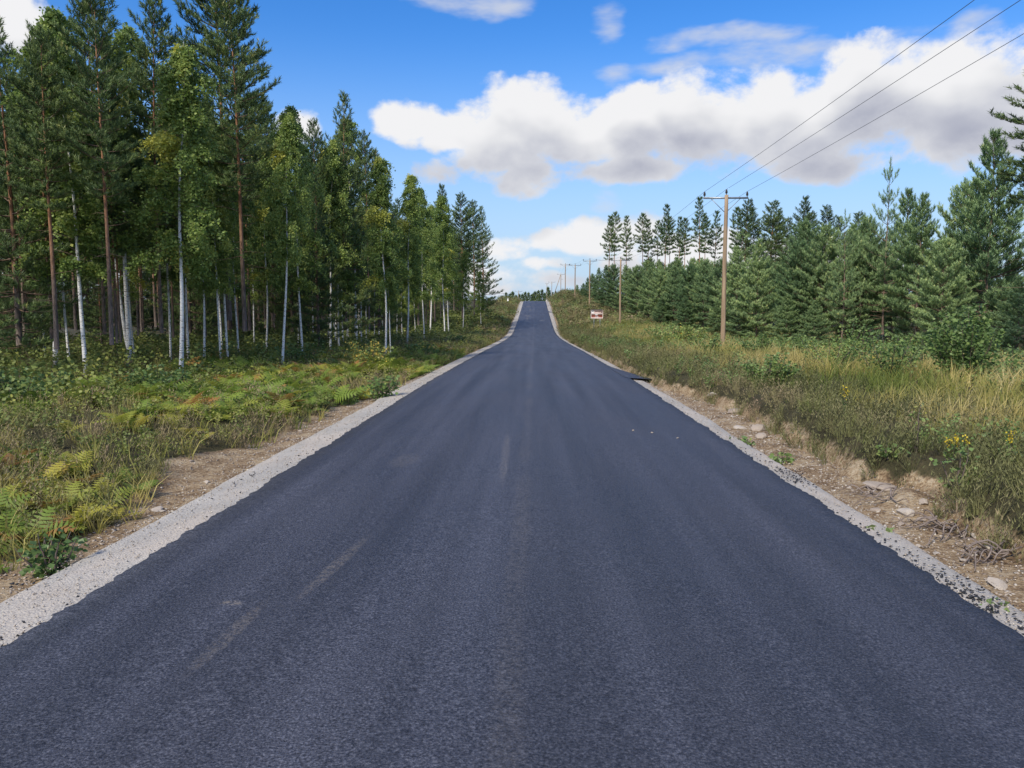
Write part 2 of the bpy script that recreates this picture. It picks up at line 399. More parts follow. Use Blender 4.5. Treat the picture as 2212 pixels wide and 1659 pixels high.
def mat_leaf(name, stops, trans=0.3, rough=0.55, vary=0.25, spec=0.35):
    m, k, b, o = newmat(name)
    at = k.n('ShaderNodeAttribute', attribute_name='tint').outputs['Fac']
    rnd = k.n('ShaderNodeObjectInfo').outputs['Random']
    col = k.ramp(at, stops)
    g = k.m('MULTIPLY_ADD', rnd, vary, 1.0 - vary / 2)
    col = k.mix(1.0, col, k.xyz(k.m('MULTIPLY_ADD', rnd, vary * 1.3, 1.0 - vary * 0.65), g, g), 'MULTIPLY')
    k.put(b.inputs['Base Color'], col); b.inputs['Roughness'].default_value = rough
    b.inputs['Specular IOR Level'].default_value = spec
    tr = k.n('ShaderNodeBsdfTranslucent'); k.put(tr.inputs[0], col)
    mx = k.n('ShaderNodeMixShader'); mx.inputs[0].default_value = trans
    k.t.links.new(b.outputs[0], mx.inputs[1]); k.t.links.new(tr.outputs[0], mx.inputs[2]); k.t.links.new(mx.outputs[0], o.inputs[0])
    return m
def mat_bark_pine():
    m, k, b, o = newmat('pine_bark')
    p = ocoord(k); s = sepxyz(k, p)
    n = k.noise(k.vm('MULTIPLY', p, (1, 1, 0.22)), 22, 5, 0.65)
    low = k.ramp(n, [(0.3, (0.04, 0.031, 0.027)), (0.55, (0.15, 0.115, 0.095)), (0.75, (0.25, 0.21, 0.18))])
    up = k.ramp(n, [(0.3, (0.13, 0.058, 0.03)), (0.55, (0.31, 0.15, 0.075)), (0.75, (0.42, 0.24, 0.13))])
    f = k.smooth(k.m('ADD', s[2], k.m('MULTIPLY', k.m('SUBTRACT', k.noise(p, 2.0, 3), 0.5), 2.5)), 2.2, 6.5)
    k.put(b.inputs['Base Color'], k.mix(f, low, up)); b.inputs['Roughness'].default_value = 0.9
    bump(k, b, n, 0.8, 0.02)
    return m
def mat_bark_birch():
    m, k, b, o = newmat('birch_bark')
    p = ocoord(k); s = sepxyz(k, p)
    n = k.noise(k.vm('MULTIPLY', p, (1, 1, 2.2)), 7, 4, 0.6)
    ln = k.noise(k.vm('MULTIPLY', p, (1, 1, 7)), 6, 3, 0.6)
    white = k.ramp(n, [(0.3, (0.58, 0.55, 0.52)), (0.6, (0.85, 0.84, 0.81))])
    dark = k.m('MAXIMUM', k.smooth(ln, 0.60, 0.66), k.m('MULTIPLY', k.smooth(n, 0.58, 0.66), 0.75))
    base = k.m('SUBTRACT', 1.0, k.smooth(k.m('ADD', s[2], k.m('MULTIPLY', n, 0.8)), 0.3, 0.9))
    dark = k.m('MAXIMUM', dark, k.m('MULTIPLY', base, 0.45))
    twig = k.smooth(s[2], 6.5, 10.5)
    col = k.mix(dark, white, (0.035, 0.03, 0.028, 1))
    col = k.mix(k.m('MULTIPLY', twig, 0.7), col, (0.20, 0.15, 0.12, 1))
    k.put(b.inputs['Base Color'], col); b.inputs['Roughness'].default_value = 0.7
    bump(k, b, ln, 0.4, 0.01)
    return m
def mat_noise(name, c1, c2, scale=8, rough=0.8, stretch=(1, 1, 1), metal=0.0, bstr=0.3, bd=0.005):
    m, k, b, o = newmat(name)
    p = ocoord(k); n = k.noise(k.vm('MULTIPLY', p, stretch), scale, 5, 0.6)
    k.put(b.inputs['Base Color'], k.ramp(n, [(0.32, c1), (0.68, c2)])); b.inputs['Roughness'].default_value = rough
    b.inputs['Metallic'].default_value = metal
    bump(k, b, n, bstr, bd)
    return m
def mat_stone():
    m, k, b, o = newmat('stone')
    p = ocoord(k); n = k.noise(p, 14, 5, 0.65)
    at = k.n('ShaderNodeAttribute', attribute_name='tint').outputs['Fac']
    c = k.ramp(at, [(0.0, (0.16, 0.13, 0.11)), (0.4, (0.34, 0.27, 0.21)), (0.7, (0.48, 0.42, 0.35)), (1.0, (0.66, 0.61, 0.53))])
    k.put(b.inputs['Base Color'], k.mix(k.m('MULTIPLY', n, 0.6), c, (0.2, 0.17, 0.14, 1))); b.inputs['Roughness'].default_value = 0.85
    bump(k, b, n, 0.5, 0.01)
    return m

M = {}
M['asphalt'] = mat_asphalt(); M['gravel'] = mat_gravel(); M['ground'] = mat_ground()
M['pine_bark'] = mat_bark_pine(); M['birch_bark'] = mat_bark_birch(); M['stone'] = mat_stone()
M['branch'] = mat_noise('pine_branch_bark', (0.07, 0.05, 0.04), (0.22, 0.14, 0.09), 9, 0.9)
M['young_bark'] = mat_noise('young_pine_bark', (0.10, 0.075, 0.06), (0.26, 0.17, 0.12), 9, 0.9, (1, 1, .3))
M['twig'] = mat_noise('birch_twig_bark', (0.05, 0.04, 0.035), (0.16, 0.12, 0.10), 9, 0.9)
M['root'] = mat_noise('dry_root', (0.12, 0.09, 0.075), (0.27, 0.22, 0.19), 14, 0.9)
M['needle'] = mat_leaf('pine_needles', [(0.0, (0.050, 0.082, 0.033)), (0.5, (0.114, 0.176, 0.060)), (0.85, (0.216, 0.272, 0.087)), (1.0, (0.331, 0.330, 0.106))], 0.22, 0.5, 0.3)
M['needle_young'] = mat_leaf('young_pine_needles', [(0.0, (0.111, 0.170, 0.078)), (0.5, (0.231, 0.333, 0.142)), (0.85, (0.388, 0.496, 0.201)), (1.0, (0.593, 0.622, 0.252))], 0.25, 0.5, 0.7)
M['birch_leaf'] = mat_leaf('birch_leaves', [(0.0, (0.104, 0.164, 0.048)), (0.45, (0.253, 0.349, 0.087)), (0.8, (0.446, 0.479, 0.121)), (0.93, (0.655, 0.630, 0.121)), (1.0, (0.655, 0.630, 0.121))], 0.4, 0.5, 0.3)
M['bush_leaf'] = mat_leaf('bush_leaves', [(0.0, (0.067, 0.115, 0.039)), (0.5, (0.169, 0.256, 0.079)), (0.85, (0.314, 0.390, 0.115)), (1.0, (0.750, 0.531, 0.106))], 0.35, 0.45, 0.25)
M['fern'] = mat_leaf('fern_fronds', [(0.0, (0.087, 0.158, 0.030)), (0.45, (0.206, 0.289, 0.048)), (0.68, (0.428, 0.400, 0.062)), (0.84, (0.42, 0.31, 0.065)), (1.0, (0.38, 0.20, 0.065))], 0.4, 0.55, 0.0)
M['heather'] = mat_leaf('heather_sprigs', [(0.0, (0.087, 0.094, 0.043)), (0.4, (0.186, 0.186, 0.077)), (0.7, (0.315, 0.235, 0.146)), (1.0, (0.479, 0.293, 0.259))], 0.2, 0.8, 0.0, 0.15)
M['berry'] = mat_leaf('bilberry_leaves', [(0.0, (0.084, 0.109, 0.036)), (0.5, (0.211, 0.257, 0.066)), (0.85, (0.395, 0.374, 0.088)), (1.0, (0.750, 0.276, 0.098))], 0.3, 0.55, 0.0)
M['grass'] = mat_leaf('grass_blades', [(0.0, (0.078, 0.130, 0.026)), (0.35, (0.178, 0.216, 0.045)), (0.6, (0.379, 0.335, 0.092)), (0.85, (0.579, 0.466, 0.175)), (1.0, (0.676, 0.574, 0.276))], 0.35, 0.6, 0.0)
M['flower'] = mat_leaf('yellow_petals', [(0.0, (0.55, 0.40, 0.02)), (1.0, (0.78, 0.62, 0.06))], 0.3, 0.6, 0.0)
M['pole_wood'] = mat_noise('pole_wood', (0.19, 0.125, 0.075), (0.38, 0.275, 0.175), 10, 0.8, (1, 1, 0.06), bstr=0.4)
M['galv'] = mat_noise('galvanised_steel', (0.22, 0.24, 0.26), (0.38, 0.40, 0.42), 20, 0.5, metal=0.6)
M['insul'] = mat_noise('insulator_glaze', (0.045, 0.04, 0.045), (0.09, 0.08, 0.09), 20, 0.25)
M['wire'] = mat_noise('wire_aluminium', (0.10, 0.10, 0.11), (0.16, 0.16, 0.17), 30, 0.6, metal=0.3)
M['white_paint'] = mat_noise('white_paint', (0.62, 0.60, 0.57), (0.78, 0.77, 0.74), 14, 0.6)
M['sign_pale'] = mat_noise('sign_pale_field', (0.44, 0.31, 0.27), (0.50, 0.36, 0.32), 14, 0.5)
M['sign_rim'] = mat_noise('sign_rim', (0.62, 0.50, 0.45), (0.70, 0.58, 0.53), 14, 0.5)
M['sign_brown'] = mat_noise('sign_brown_field', (0.20, 0.055, 0.035), (0.26, 0.08, 0.05), 14, 0.5)
M['sign_dark'] = mat_noise('sign_dark_print', (0.05, 0.025, 0.022), (0.09, 0.04, 0.035), 14, 0.5)
M['crumb'] = mat_noise('asphalt_crumbs', (0.008, 0.008, 0.010), (0.03, 0.03, 0.034), 40, 0.6, bstr=0.6)

# ------------------------------------------------------------------ ground, road, shoulders
def axis(segs):
    out = []
    for a, b, s in segs: out.append(np.arange(a, b - 1e-6, s))
    out.append([segs[-1][1]]); return np.concatenate(out)
GX = axis([(-900, -200, 70), (-200, -60, 14), (-60, -20, 2.5), (-20, -9, 0.55), (-9, -2.5, 0.14), (-2.5, 2.5, 1.0), (2.5, 9, 0.13), (9, 20, 0.55), (20, 60, 2.5), (60, 200, 14), (200, 900, 70)])
GY = axis([(-60, -6, 6), (-6, 2, 0.8), (2, 14, 0.14), (14, 30, 0.28), (30, 60, 0.7), (60, 220, 2.0), (220, 500, 10), (500, 2600, 100)])
xx, yy = np.meshgrid(GX, GY)
zz = ground_z(xx, yy)
V = np.stack([xx, yy, zz], -1).reshape(-1, 3)
nx, ny = len(GX), len(GY)
i = (np.arange(ny - 1)[:, None] * nx + np.arange(nx - 1)[None]).ravel()
Q = np.stack([i, i + 1, i + nx + 1, i + nx], -1)
soil = np.where(xx > 0, 1 - sstep(xx, dirt_r(yy) - 0.15, dirt_r(yy) + 0.3), 1 - sstep(-xx, -dirt_l(yy) - 0.1, -dirt_l(yy) + 0.35))
soil = np.maximum(soil, 0.9 * np.exp(-(((xx + 7.0) / 2.2) ** 2 + ((yy - 120) / 6.) ** 2)))          # bare yellow cut on the far left verge
soil = np.maximum(soil, 0.85 * np.exp(-((xx - 5.2) / 2.6) ** 2 - ((yy - 155) / 1.2) ** 2))              # track beside the far stones
g = obj('ground', mesh_np('ground', V, [Q], M['ground'], soil.ravel(), True)); tag(g, 'mossy forest ground with strips of bare sandy soil beside the road', 'ground', kind='structure')

def strip(name, mat, ys, cols, label, cat, smooth=True, skirt=0.12):
    """cols: list of (x(y) array, z offset array) from left to right"""
    X = np.stack([c[0] for c in cols], 1); Z = np.stack([c[1] for c in cols], 1)
    Y = np.repeat(ys[:, None], X.shape[1], 1)
    V = np.stack([X, Y, Z], -1); n, m_ = X.shape
    a = V[:, :1].copy(); a[..., 2] -= skirt; c = V[:, -1:].copy(); c[..., 2] -= skirt
    V = np.concatenate([a, V, c], 1); m_ += 2
    i = (np.arange(n - 1)[:, None] * m_ + np.arange(m_ - 1)[None]).ravel()
    Q = np.stack([i, i + 1, i + m_ + 1, i + m_], -1)
    o = obj(name, mesh_np(name, V.reshape(-1, 3), [Q], mat, None, False))
    me = o.data
    sm = np.ones((n - 1, m_ - 1), bool); sm[:, 0] = False; sm[:, -1] = False
    me.polygons.foreach_set('use_smooth', sm.ravel())
    return tag(o, label, cat, kind='structure')
RY = axis([(-40, 2, 1.0), (2, 16, 0.035), (16, 40, 0.1), (40, 80, 0.3), (80, 260, 1.0), (260, 420, 6)])
rz = road_z(RY)
cols = []
for t in np.linspace(0, 1, 25):
    x = edge_l(RY) * (1 - t) + edge_r(RY) * t
    wob = 0.012 * (fbm(x * 1.2, RY * 0.25, 2) - .5) if 0 < t < 1 else 0
    cols.append((x, rz + 0.05 * (1 - (x / 2.8) ** 2) + wob))
strip('road', M['asphalt'], RY, cols, 'fresh dark blue-grey asphalt road running straight over the rise', 'road', skirt=0.07)
gy_ = axis([(-10, 2, 1.0), (2, 22, 0.05), (22, 60, 0.25), (60, 230, 1.0), (230, 300, 6)])
def gstrip(name, e_in, e_out, sgn, label):
    cols = []
    for t in np.linspace(0, 1, 9):
        x = e_in * (1 - t) + e_out * t
        z = road_z(gy_) - 0.035 - 0.055 * t + 0.016 * (fbm(x * 8, gy_ * 8, 3) - .5) - 0.05 * (t > 0.99)
        cols.append((x, z))
    if sgn < 0: cols = cols[::-1]
    return strip(name, M['gravel'], gy_, cols, label, 'gravel', skirt=0.1)
gstrip('gravel_shoulder', np.full_like(gy_, LE + 0.15), shoulder_l(gy_), -1, 'pale grey gravel shoulder along the left edge of the road')
gstrip('gravel_shoulder', np.full_like(gy_, RE - 0.15), shoulder_r(gy_), 1, 'narrow pale gravel strip along the right edge of the road')
# asphalt stubs of two side accesses
def stub(y0, y1, x1, label):
    ys = np.linspace(y0, y1, 40); t = (ys - y0) / (y1 - y0)
    xo = RE + (x1 - RE) * (1 - t) ** 1.3 + 0.02 * (vnoise(ys * 9, 3.1) - .5)
    cols = []
    for u in np.linspace(0, 1, 5):
        x = (RE - 0.12) * (1 - u) + xo * u
        cols.append((x, road_z(ys) + 0.05 * (1 - (x / 2.8) ** 2) - 0.004 - 0.02 * u + 0.012))
    a = strip('asphalt_access', M['asphalt'], ys, cols, label, 'asphalt', skirt=0.11)
    return a
stub(22.3, 29.0, 3.50, 'short asphalt widening with a sharp black edge on the right verge')
stub(154.0, 157.5, 3.9, 'small asphalt stub on the far right beside the pale stones')

# ------------------------------------------------------------------ plant templates
def T(v): return np.array(v, float)
def tmpl_tuft(n=9, wid=0.16, seed=1):
    """bottle-brush pine shoot of unit length along +Z"""
    r = np.random.default_rng(seed); V, Fc = [], []
    for q in range(n):
        a = q * 2.4 + r.uniform(-.3, .3); h = 0.05 + 0.6 * q / n
        rr = r.uniform(0.30, 0.48); tip = h + r.uniform(0.25, 0.5)
        ca, sa = math.cos(a), math.sin(a); b = len(V)
        V += [(-sa * wid * .5, ca * wid * .5, h - .05), (sa * wid * .5, -ca * wid * .5, h - .05), (ca * rr, sa * rr, tip)]
        Fc.append((b, b + 1, b + 2))
    return T(V), [T(Fc).astype(int)]
TUFT = tmpl_tuft(10, 0.13)
LEAF = (T([(0, 0, 0), (0.42, 0.1, 0.45), (0, 0, 1.0), (-0.42, 0.1, 0.45)]), [T([(0, 1, 2), (0, 2, 3)]).astype(int)])

def pine(name, H, crown, width, r0, seed, whorl=0.42, per=5, elev=(5, 55), droop=0.0, shape='cone', tuft=0.20, dens=1.0, dead=12, mat='needle', lean=0.02, topsparse=0.0, up=0.35):
    """tapered trunk, whorled limbs with side shoots, needle tufts"""
    r = np.random.default_rng(seed)
    ph = r.uniform(0, 6.28)
    def axis_pt(z):
        t = z / H
        return np.array([lean * H * math.sin(ph) * t ** 1.4 + 0.05 * math.sin(t * 5 + ph), lean * H * math.cos(ph) * t ** 1.4 + 0.05 * math.cos(t * 4 + ph), z])
    tk = Acc(); zs = np.linspace(-0.25, H, 18)
    rad = r0 * np.clip(1 - np.maximum(zs, 0) / H, 0.03, 1) ** 0.85 * (1 + 0.35 * np.exp(-np.maximum(zs, 0) / 0.25))
    tk.tube([axis_pt(z) for z in zs], rad, 9)
    br, fo = Acc(), Acc()
    P, D, S, Tn = [], [], [], []
    z = crown * H
    while z < H - 0.25:
        t = (z - crown * H) / (H - crown * H)
        if shape == 'cone': L = width * (0.30 + 0.70 * min(1, t * 5 + 0.3)) * (1 - t) ** 0.72
        elif shape == 'round': L = width * (math.sin(math.pi * min(1, (t * 0.86 + 0.14))) ** 0.7) * (0.75 + 0.25 * (1 - t))
        else: L = width * (0.45 + 0.55 * min(1, t * 3)) * (1 - t) ** 0.5
        nb = per if r.random() < 0.75 else per - 1
        a0 = r.uniform(0, 6.28)
        for q in range(nb):
            a = a0 + q * 6.283 / nb + r.uniform(-.35, .35)
            l = max(0.18, L * r.uniform(0.62, 1.12))
            if shape != 'cone' and r.random() < 0.12: l *= 0.5
            e = R(elev[0] + (elev[1] - elev[0]) * t ** 1.2 + r.uniform(-9, 9))
            zz0 = z + r.uniform(-.1, .1); p0 = axis_pt(min(zz0, H))
            ns = 6; ts = np.linspace(0, 1, ns)
            hor = ts * l * math.cos(e); ver = ts * l * math.sin(e) - droop * l * ts * (1 - ts) * 1.2 + 0.16 * l * ts ** 2.5
            wig = r.uniform(-.12, .12) * l * ts ** 2
            ca, sa = math.cos(a), math.sin(a)
            pts = p0 + np.stack([ca * hor - sa * wig, sa * hor + ca * wig, ver], 1)
            br.tube(pts, np.linspace(max(0.008, 0.017 * l), 0.004, ns), 4, cap=False)
            nsub = max(2, int(l * 5.2 * dens))
            bt = r.uniform(-0.12, 0.12)
            for u in np.concatenate([np.linspace(0.28, 1.0, nsub), [1.0]]):
                c = np.array([np.interp(u, ts, pts[:, j]) for j in range(3)])
                dirb = pts[-1] - pts[-2]; dirb /= np.linalg.norm(dirb)
                sgn = 1 if r.random() < 0.5 else -1
                sl = (0.34 * l * (1.08 - u) + 0.12) * r.uniform(0.6, 1.2)
                side = np.array([-sa, ca, 0]) * sgn
                dd = dirb * r.uniform(0.5, 1.0) + side * (r.uniform(0.4, 1.0) if u < 0.99 else r.uniform(0, .35)) + np.array([0, 0, r.uniform(0.0, 0.5)])
                dd /= np.linalg.norm(dd)
                ntu = max(2, int(sl / (tuft * 0.42)))
                for v in np.linspace(0.15, 1.0, ntu):
                    if r.random() > 0.96: continue
                    P.append(c + dd * sl * v + r.normal(0, 0.025, 3)); D.append(dd + np.array([0, 0, up]) + r.normal(0, 0.3, 3))
                    S.append(tuft * r.uniform(0.75, 1.25)); Tn.append(np.clip(0.42 + bt + 0.22 * v * u + r.normal(0, 0.13), 0, 1))
                if sl > 0.4: br.tube([c, c + dd * sl * 0.8], [0.005, 0.003], 3, cap=False)
        z += whorl * r.uniform(0.75, 1.2) * (1 + topsparse * t)
    # leader
    for v in np.linspace(0, 1, 7):
        P.append(axis_pt(H - 0.45 * (1 - v))); D.append(np.array([0, 0, 1.0]) + r.normal(0, 0.25, 3)); S.append(tuft * 1.1); Tn.append(0.5)
    for q in range(dead):     # dead lower branches
        zd = r.uniform(0.12, max(0.16, crown)) * H; a = r.uniform(0, 6.28); l = r.uniform(0.3, 0.95) * width * 0.75
        p0 = axis_pt(zd); d = np.array([math.cos(a), math.sin(a), r.uniform(-.35, .12)])
        br.tube([p0, p0 + d * l * .55, p0 + d * l + np.array([0, 0, r.uniform(-.12, .1)])], [0.010, 0.007, 0.003], 4, cap=False)
    fo.inst(*(TUFT), np.array(P), np.array(D), np.array(S), np.array(Tn))
    return {'H': H, 'parts': [('trunk', tk.mesh(name + '_trunk', M['pine_bark' if mat == 'needle' else 'young_bark'], True)), ('branches', br.mesh(name + '_branches', M['branch'])), ('crown', fo.mesh(name + '_crown', M[mat]))]}

def birch(name, H, crown, width, r0, seed, nleaf=14000, leaf=0.075, lean=0.03, yellow=0.06, twin=False, bend=0.0, nb=46):
    r = np.random.default_rng(seed); ph = r.uniform(0, 6.28)
    def axis_pt(z):
        t = np.clip(z / H, 0, 1)
        return np.array([lean * H * math.sin(ph) * t ** 1.3 + 0.09 * math.sin(t * 7 + ph) * t + bend * t * t * H, lean * H * math.cos(ph) * t ** 1.3 + 0.07 * math.sin(t * 9 + ph), z])
    tk, br, fo = Acc(), Acc(), Acc()
    zs = np.linspace(-0.2, H, 20)
    tk.tube([axis_pt(z) for z in zs], r0 * np.clip(1 - np.maximum(zs, 0) / H, 0.04, 1) ** 0.9 * (1 + 0.25 * np.exp(-np.maximum(zs, 0) / 0.2)), 8)
    if twin:
        pts = [axis_pt(z) + np.array([-(0.05 + 0.45 * min(1, z / H * 1.6)) if z > 0.5 else -0.03, 0.1, 0]) for z in zs[:15]]
        tk.tube(pts, r0 * 0.75 * np.clip(1 - np.maximum(zs[:15], 0) / (H * .85), 0.04, 1) ** 0.9, 8)
    P, D, S, Tn = [], [], [], []
    per = max(1, int(nleaf / nb / 7))
    for q in range(nb):
        t = (q + r.uniform(0, 1)) / nb; z = H * (crown + (0.985 - crown) * t); p0 = axis_pt(z)
        l = width * (0.35 + 0.65 * math.sin(math.pi * min(1, 0.22 + 0.72 * t)) ) * r.uniform(0.6, 1.1) * (1 - 0.55 * t ** 3)
        a = q * 2.4 + r.uniform(-.4, .4); e = R(r.uniform(28, 62))
        ts = np.linspace(0, 1, 7); ca, sa = math.cos(a), math.sin(a)
        hor = l * ts * math.cos(e) * (1 + .25 * ts); ver = l * (ts * math.sin(e) * 1.15 - 0.75 * ts ** 2.6)
        pts = p0 + np.stack([ca * hor, sa * hor, ver], 1) + r.normal(0, 0.02, (7, 3)) * ts[:, None]
        br.tube(pts, np.linspace(max(.007, .012 * l), 0.003, 7), 4, cap=False)
        yel = r.random() < yellow; bt = r.uniform(-.14, .14)
        for w_ in range(7):
            u = r.uniform(0.25, 1.0); c = np.array([np.interp(u, ts, pts[:, j]) for j in range(3)])
            tl = r.uniform(0.3, 0.95) * (0.6 + 0.25 * l); out = r.normal(0, 0.35, 2) + np.array([ca, sa]) * 0.25
            ve = np.linspace(0, 1, 4)
            tw = c + np.stack([out[0] * tl * ve, out[1] * tl * ve, 0.1 * tl * ve - 0.95 * tl * ve ** 1.7], 1)
            br.tube(tw, [0.004, .003, .0025, .002], 3, cap=False)
            v = r.uniform(0, 1, per)
            pp = np.stack([np.interp(v, ve, tw[:, j]) for j in range(3)], 1) + r.normal(0, 0.075, (per, 3))
            P.append(pp); D.append(r.normal(0, 0.7, (per, 3)) + np.array([0, 0, -0.55])); S.append(leaf * r.uniform(0.6, 1.25, per))
            Tn.append(np.clip((0.88 if yel else 0.42 + bt) + r.normal(0, 0.13, per) * (0.5 if yel else 1), 0, 1 if yel else 0.86))
    fo.inst(*LEAF, np.concatenate(P), np.concatenate(D), np.concatenate(S), np.concatenate(Tn))
    return {'H': H, 'parts': [('trunk', tk.mesh(name + '_trunk', M['birch_bark'], True)), ('branches', br.mesh(name + '_branches', M['twig'])), ('crown', fo.mesh(name + '_crown', M['birch_leaf']))]}

FOREST = [pine('forest_pine_a', 13, 0.45, 1.75, 0.078, 1, 0.42, 5, (2, 55), 0.1, 'mid', 0.20, 3.1, 16),
          pine('forest_pine_b', 13, 0.40, 1.6, 0.074, 2, 0.45, 5, (-2, 58), 0.15, 'mid', 0.20, 3.1, 14),
          pine('forest_pine_c', 13, 0.50, 1.9, 0.10, 3, 0.42, 5, (4, 52), 0.05, 'mid', 0.21, 3.1, 18)]
BOUGHY = pine('boughy_pine', 12, 0.10, 2.3, 0.11, 4, 0.5, 5, (-6, 55), 0.2, 'cone', 0.23, 1.9, 8)
TALL = [pine('tall_pine_a', 20, 0.52, 2.2, 0.16, 5, 0.75, 4, (-8, 45), 0.15, 'mid', 0.58, 1.0, 8), pine('tall_pine_b', 20, 0.60, 2.0, 0.15, 6, 0.8, 4, (-10, 50), 0.1, 'round', 0.58, 1.0, 8)]
YOUNG = [pine('young_pine_a', 8, 0.09, 2.2, 0.075, 7, 0.40, 6, (0, 62), 0.1, 'cone', 0.22, 3.0, 6, 'needle_young', up=0.9),
         pine('young_pine_b', 8, 0.13, 2.1, 0.07, 8, 0.38, 6, (4, 64), 0.05, 'round', 0.22, 3.0, 6, 'needle_young', up=0.9),
         pine('young_pine_c', 8, 0.22, 1.8, 0.065, 9, 0.45, 5, (0, 60), 0.12, 'cone', 0.21, 2.0, 16, 'needle_young', topsparse=1.3, up=0.7)]
BIRCH = [birch('birch_a', 11, 0.42, 1.45, 0.072, 21, 21000, 0.09), birch('birch_b', 11, 0.34, 1.35, 0.064, 22, 21000, 0.09, yellow=0.09),
         birch('birch_c', 11, 0.28, 1.5, 0.056, 23, 23000, 0.09, yellow=0.03)]
BTWIN = birch('birch_twin', 11, 0.34, 1.4, 0.07, 24, 20000, 0.09, twin=True)
FIR = pine('far_fir', 10, 0.06, 1.5, 0.10, 30, 0.8, 4, (-12, 40), 0.1, 'cone', 1.0, 0.7, 0)

def tree(v, name, x, y, h, label, cat, group=None, rz=None, tilt=(0, 0), wide=1.0, dz=0.0):
    s = h / v['H']
    e = empty(name, (x, y, gz(x, y) - 0.03 + dz), (tilt[0], tilt[1], random.uniform(0, 6.28) if rz is None else rz))
    e.scale = (s * wide, s * wide, s)
    for pn, me in v['parts']:
        c = obj(pn, me, e)
        if pn != 'trunk': c['kind'] = 'stuff'
    return tag(e, label, cat, group)
def dist_base(py, z=-0.05): return (CAMZ - z) * F / (py - VY)
def ptree(v, name, px, d, ytop, label, cat, **kw):
    x = xat(px, d); h = zat(ytop, d, px) - gz(x, d)
    return tree(v, name, x, d, h, label, cat, **kw)

ORD = ['leftmost', 'second', 'third', 'fourth', 'fifth', 'sixth', 'seventh', 'eighth', 'ninth', 'tenth', 'eleventh', 'twelfth', 'thirteenth', 'fourteenth', 'fifteenth', 'sixteenth', 'seventeenth', 'eighteenth', 'nineteenth', 'twentieth', 'twenty-first', 'twenty-second', 'twenty-third']
# ------------------------------------------------------------------ left forest: the trees one can tell apart
P_, B_ = 'pine tree', 'birch tree'
ptree(FOREST[1], 'pine_tree', 50, 23.6, 105, 'dark pine at the far left edge with a pointed top', P_)
ptree(BIRCH[2], 'birch_tree', 93, 27.5, 215, 'thin birch just right of the leftmost dark pine trunk', B_, wide=0.85)
ptree(BIRCH[0], 'birch_tree', 117, 24.8, 60, 'white birch with black-marked trunk, second birch from the left edge', B_, wide=1.2)
ptree(BIRCH[2], 'birch_tree', 181, 21.5, 15, 'tall white birch left of the near grey-brown pine trunk', B_, wide=1.2)
ptree(FOREST[0], 'pine_tree', 236, 19.6, -90, 'nearest forest pine with a slender grey-brown trunk and dead side branches', P_)
ptree(FOREST[1], 'pine_tree', 224, 23.4, -20, 'reddish pine close behind the nearest grey-brown pine', P_)
ptree(BTWIN, 'birch_tree', 275, 25.4, 60, 'birch with two white stems parting low down', B_, rz=0.2, wide=1.2)
ptree(FOREST[1], 'pine_tree', 345, 23.6, -30, 'dark-barked pine between the twin birch and the brightest birch', P_)
ptree(BIRCH[1], 'birch_tree', 389, 21.5, 85, 'brightest white birch with yellowing hanging leaves', B_, rz=1.0, wide=1.2)
ptree(BIRCH[2], 'birch_tree', 364, 27.0, 130, 'thin grey birch just behind the brightest birch on its left', B_, wide=0.8)
ptree(BIRCH[0], 'birch_tree', 405, 27.5, 180, 'thin birch just behind the brightest birch on its right', B_, wide=0.8)
ptree(BIRCH[1], 'birch_tree', 440, 25.4, 230, 'slim birch standing midway between the brightest birch and the orange pine', B_, wide=0.8)
ptree(BIRCH[2], 'birch_tree', 474, 25.4, 210, 'left one of two thin birches beside the thick orange pine', B_, wide=0.8)
ptree(BIRCH[0], 'birch_tree', 489, 26.2, 250, 'thin birch touching the thick orange pine on its left', B_, wide=0.8)
ptree(FOREST[2], 'pine_tree', 500, 27.5, -190, 'thick pine with a bright orange upper trunk', P_, wide=1.05)
ptree(FOREST[0], 'pine_tree', 533, 24.8, -40, 'pine with a thinner orange trunk and branches reaching over the clearing', P_, wide=1.15)
ptree(BIRCH[0], 'birch_tree', 608, 24.8, 240, 'slim birch leaning right at the corner of the fern patch', B_, tilt=(0, 0.075), wide=0.85, rz=0)
ptree(BIRCH[2], 'birch_tree', 650, 31, 225, 'leafy birch with a feathery top behind the leaning birch', B_)
ptree(FOREST[1], 'pine_tree', 683, 36, 262, 'pine with a narrow spire between two birch tops', P_)
ptree(BIRCH[0], 'birch_tree', 713, 36.6, 300, 'white birch left of the yellow-green bush, the thinner of a pair', B_, wide=.9)
ptree(BIRCH[2], 'birch_tree', 733, 37.5, 330, 'white birch left of the yellow-green bush, the thicker of a pair', B_)
ptree(BOUGHY, 'pine_tree', 745, 38, 208, 'big dense pine with layered boughs, highest point above the yellow-green bush', P_)
ptree(BOUGHY, 'pine_tree', 690, 33, 380, 'dark bushy pine with low boughs beside the leaning birch', P_)
ptree(BIRCH[2], 'birch_tree', 771, 46, 250, 'birch with a green top behind the yellow-green bush', B_)
ptree(BIRCH[1], 'birch_tree', 834, 32.5, 325, 'tall leaning pale birch with brownish-yellow leaves beside the road', B_, tilt=(0, 0.06), rz=2.2)
ptree(BIRCH[0], 'birch_tree', 843, 33.5, 520, 'short birch with a bright base beside the tall leaning birch', B_)
ptree(FOREST[0], 'pine_tree', 800, 45, 285, 'pine crown to the left of the tall leaning birch', P_)
ptree(BOUGHY, 'pine_tree', 822, 50, 330, 'dark dense pine right behind the tall leaning birch', P_)
ptree(BIRCH[1], 'birch_tree', 880, 52, 372, 'olive-leaved birch right of the tall leaning birch', B_)
ptree(BIRCH[2], 'birch_tree', 915, 62, 402, 'green birch with a thin pointed top along the forest edge', B_)
ptree(FOREST[2], 'pine_tree', 905, 70, 418, 'pine behind the green pointed birch on the forest edge', P_)
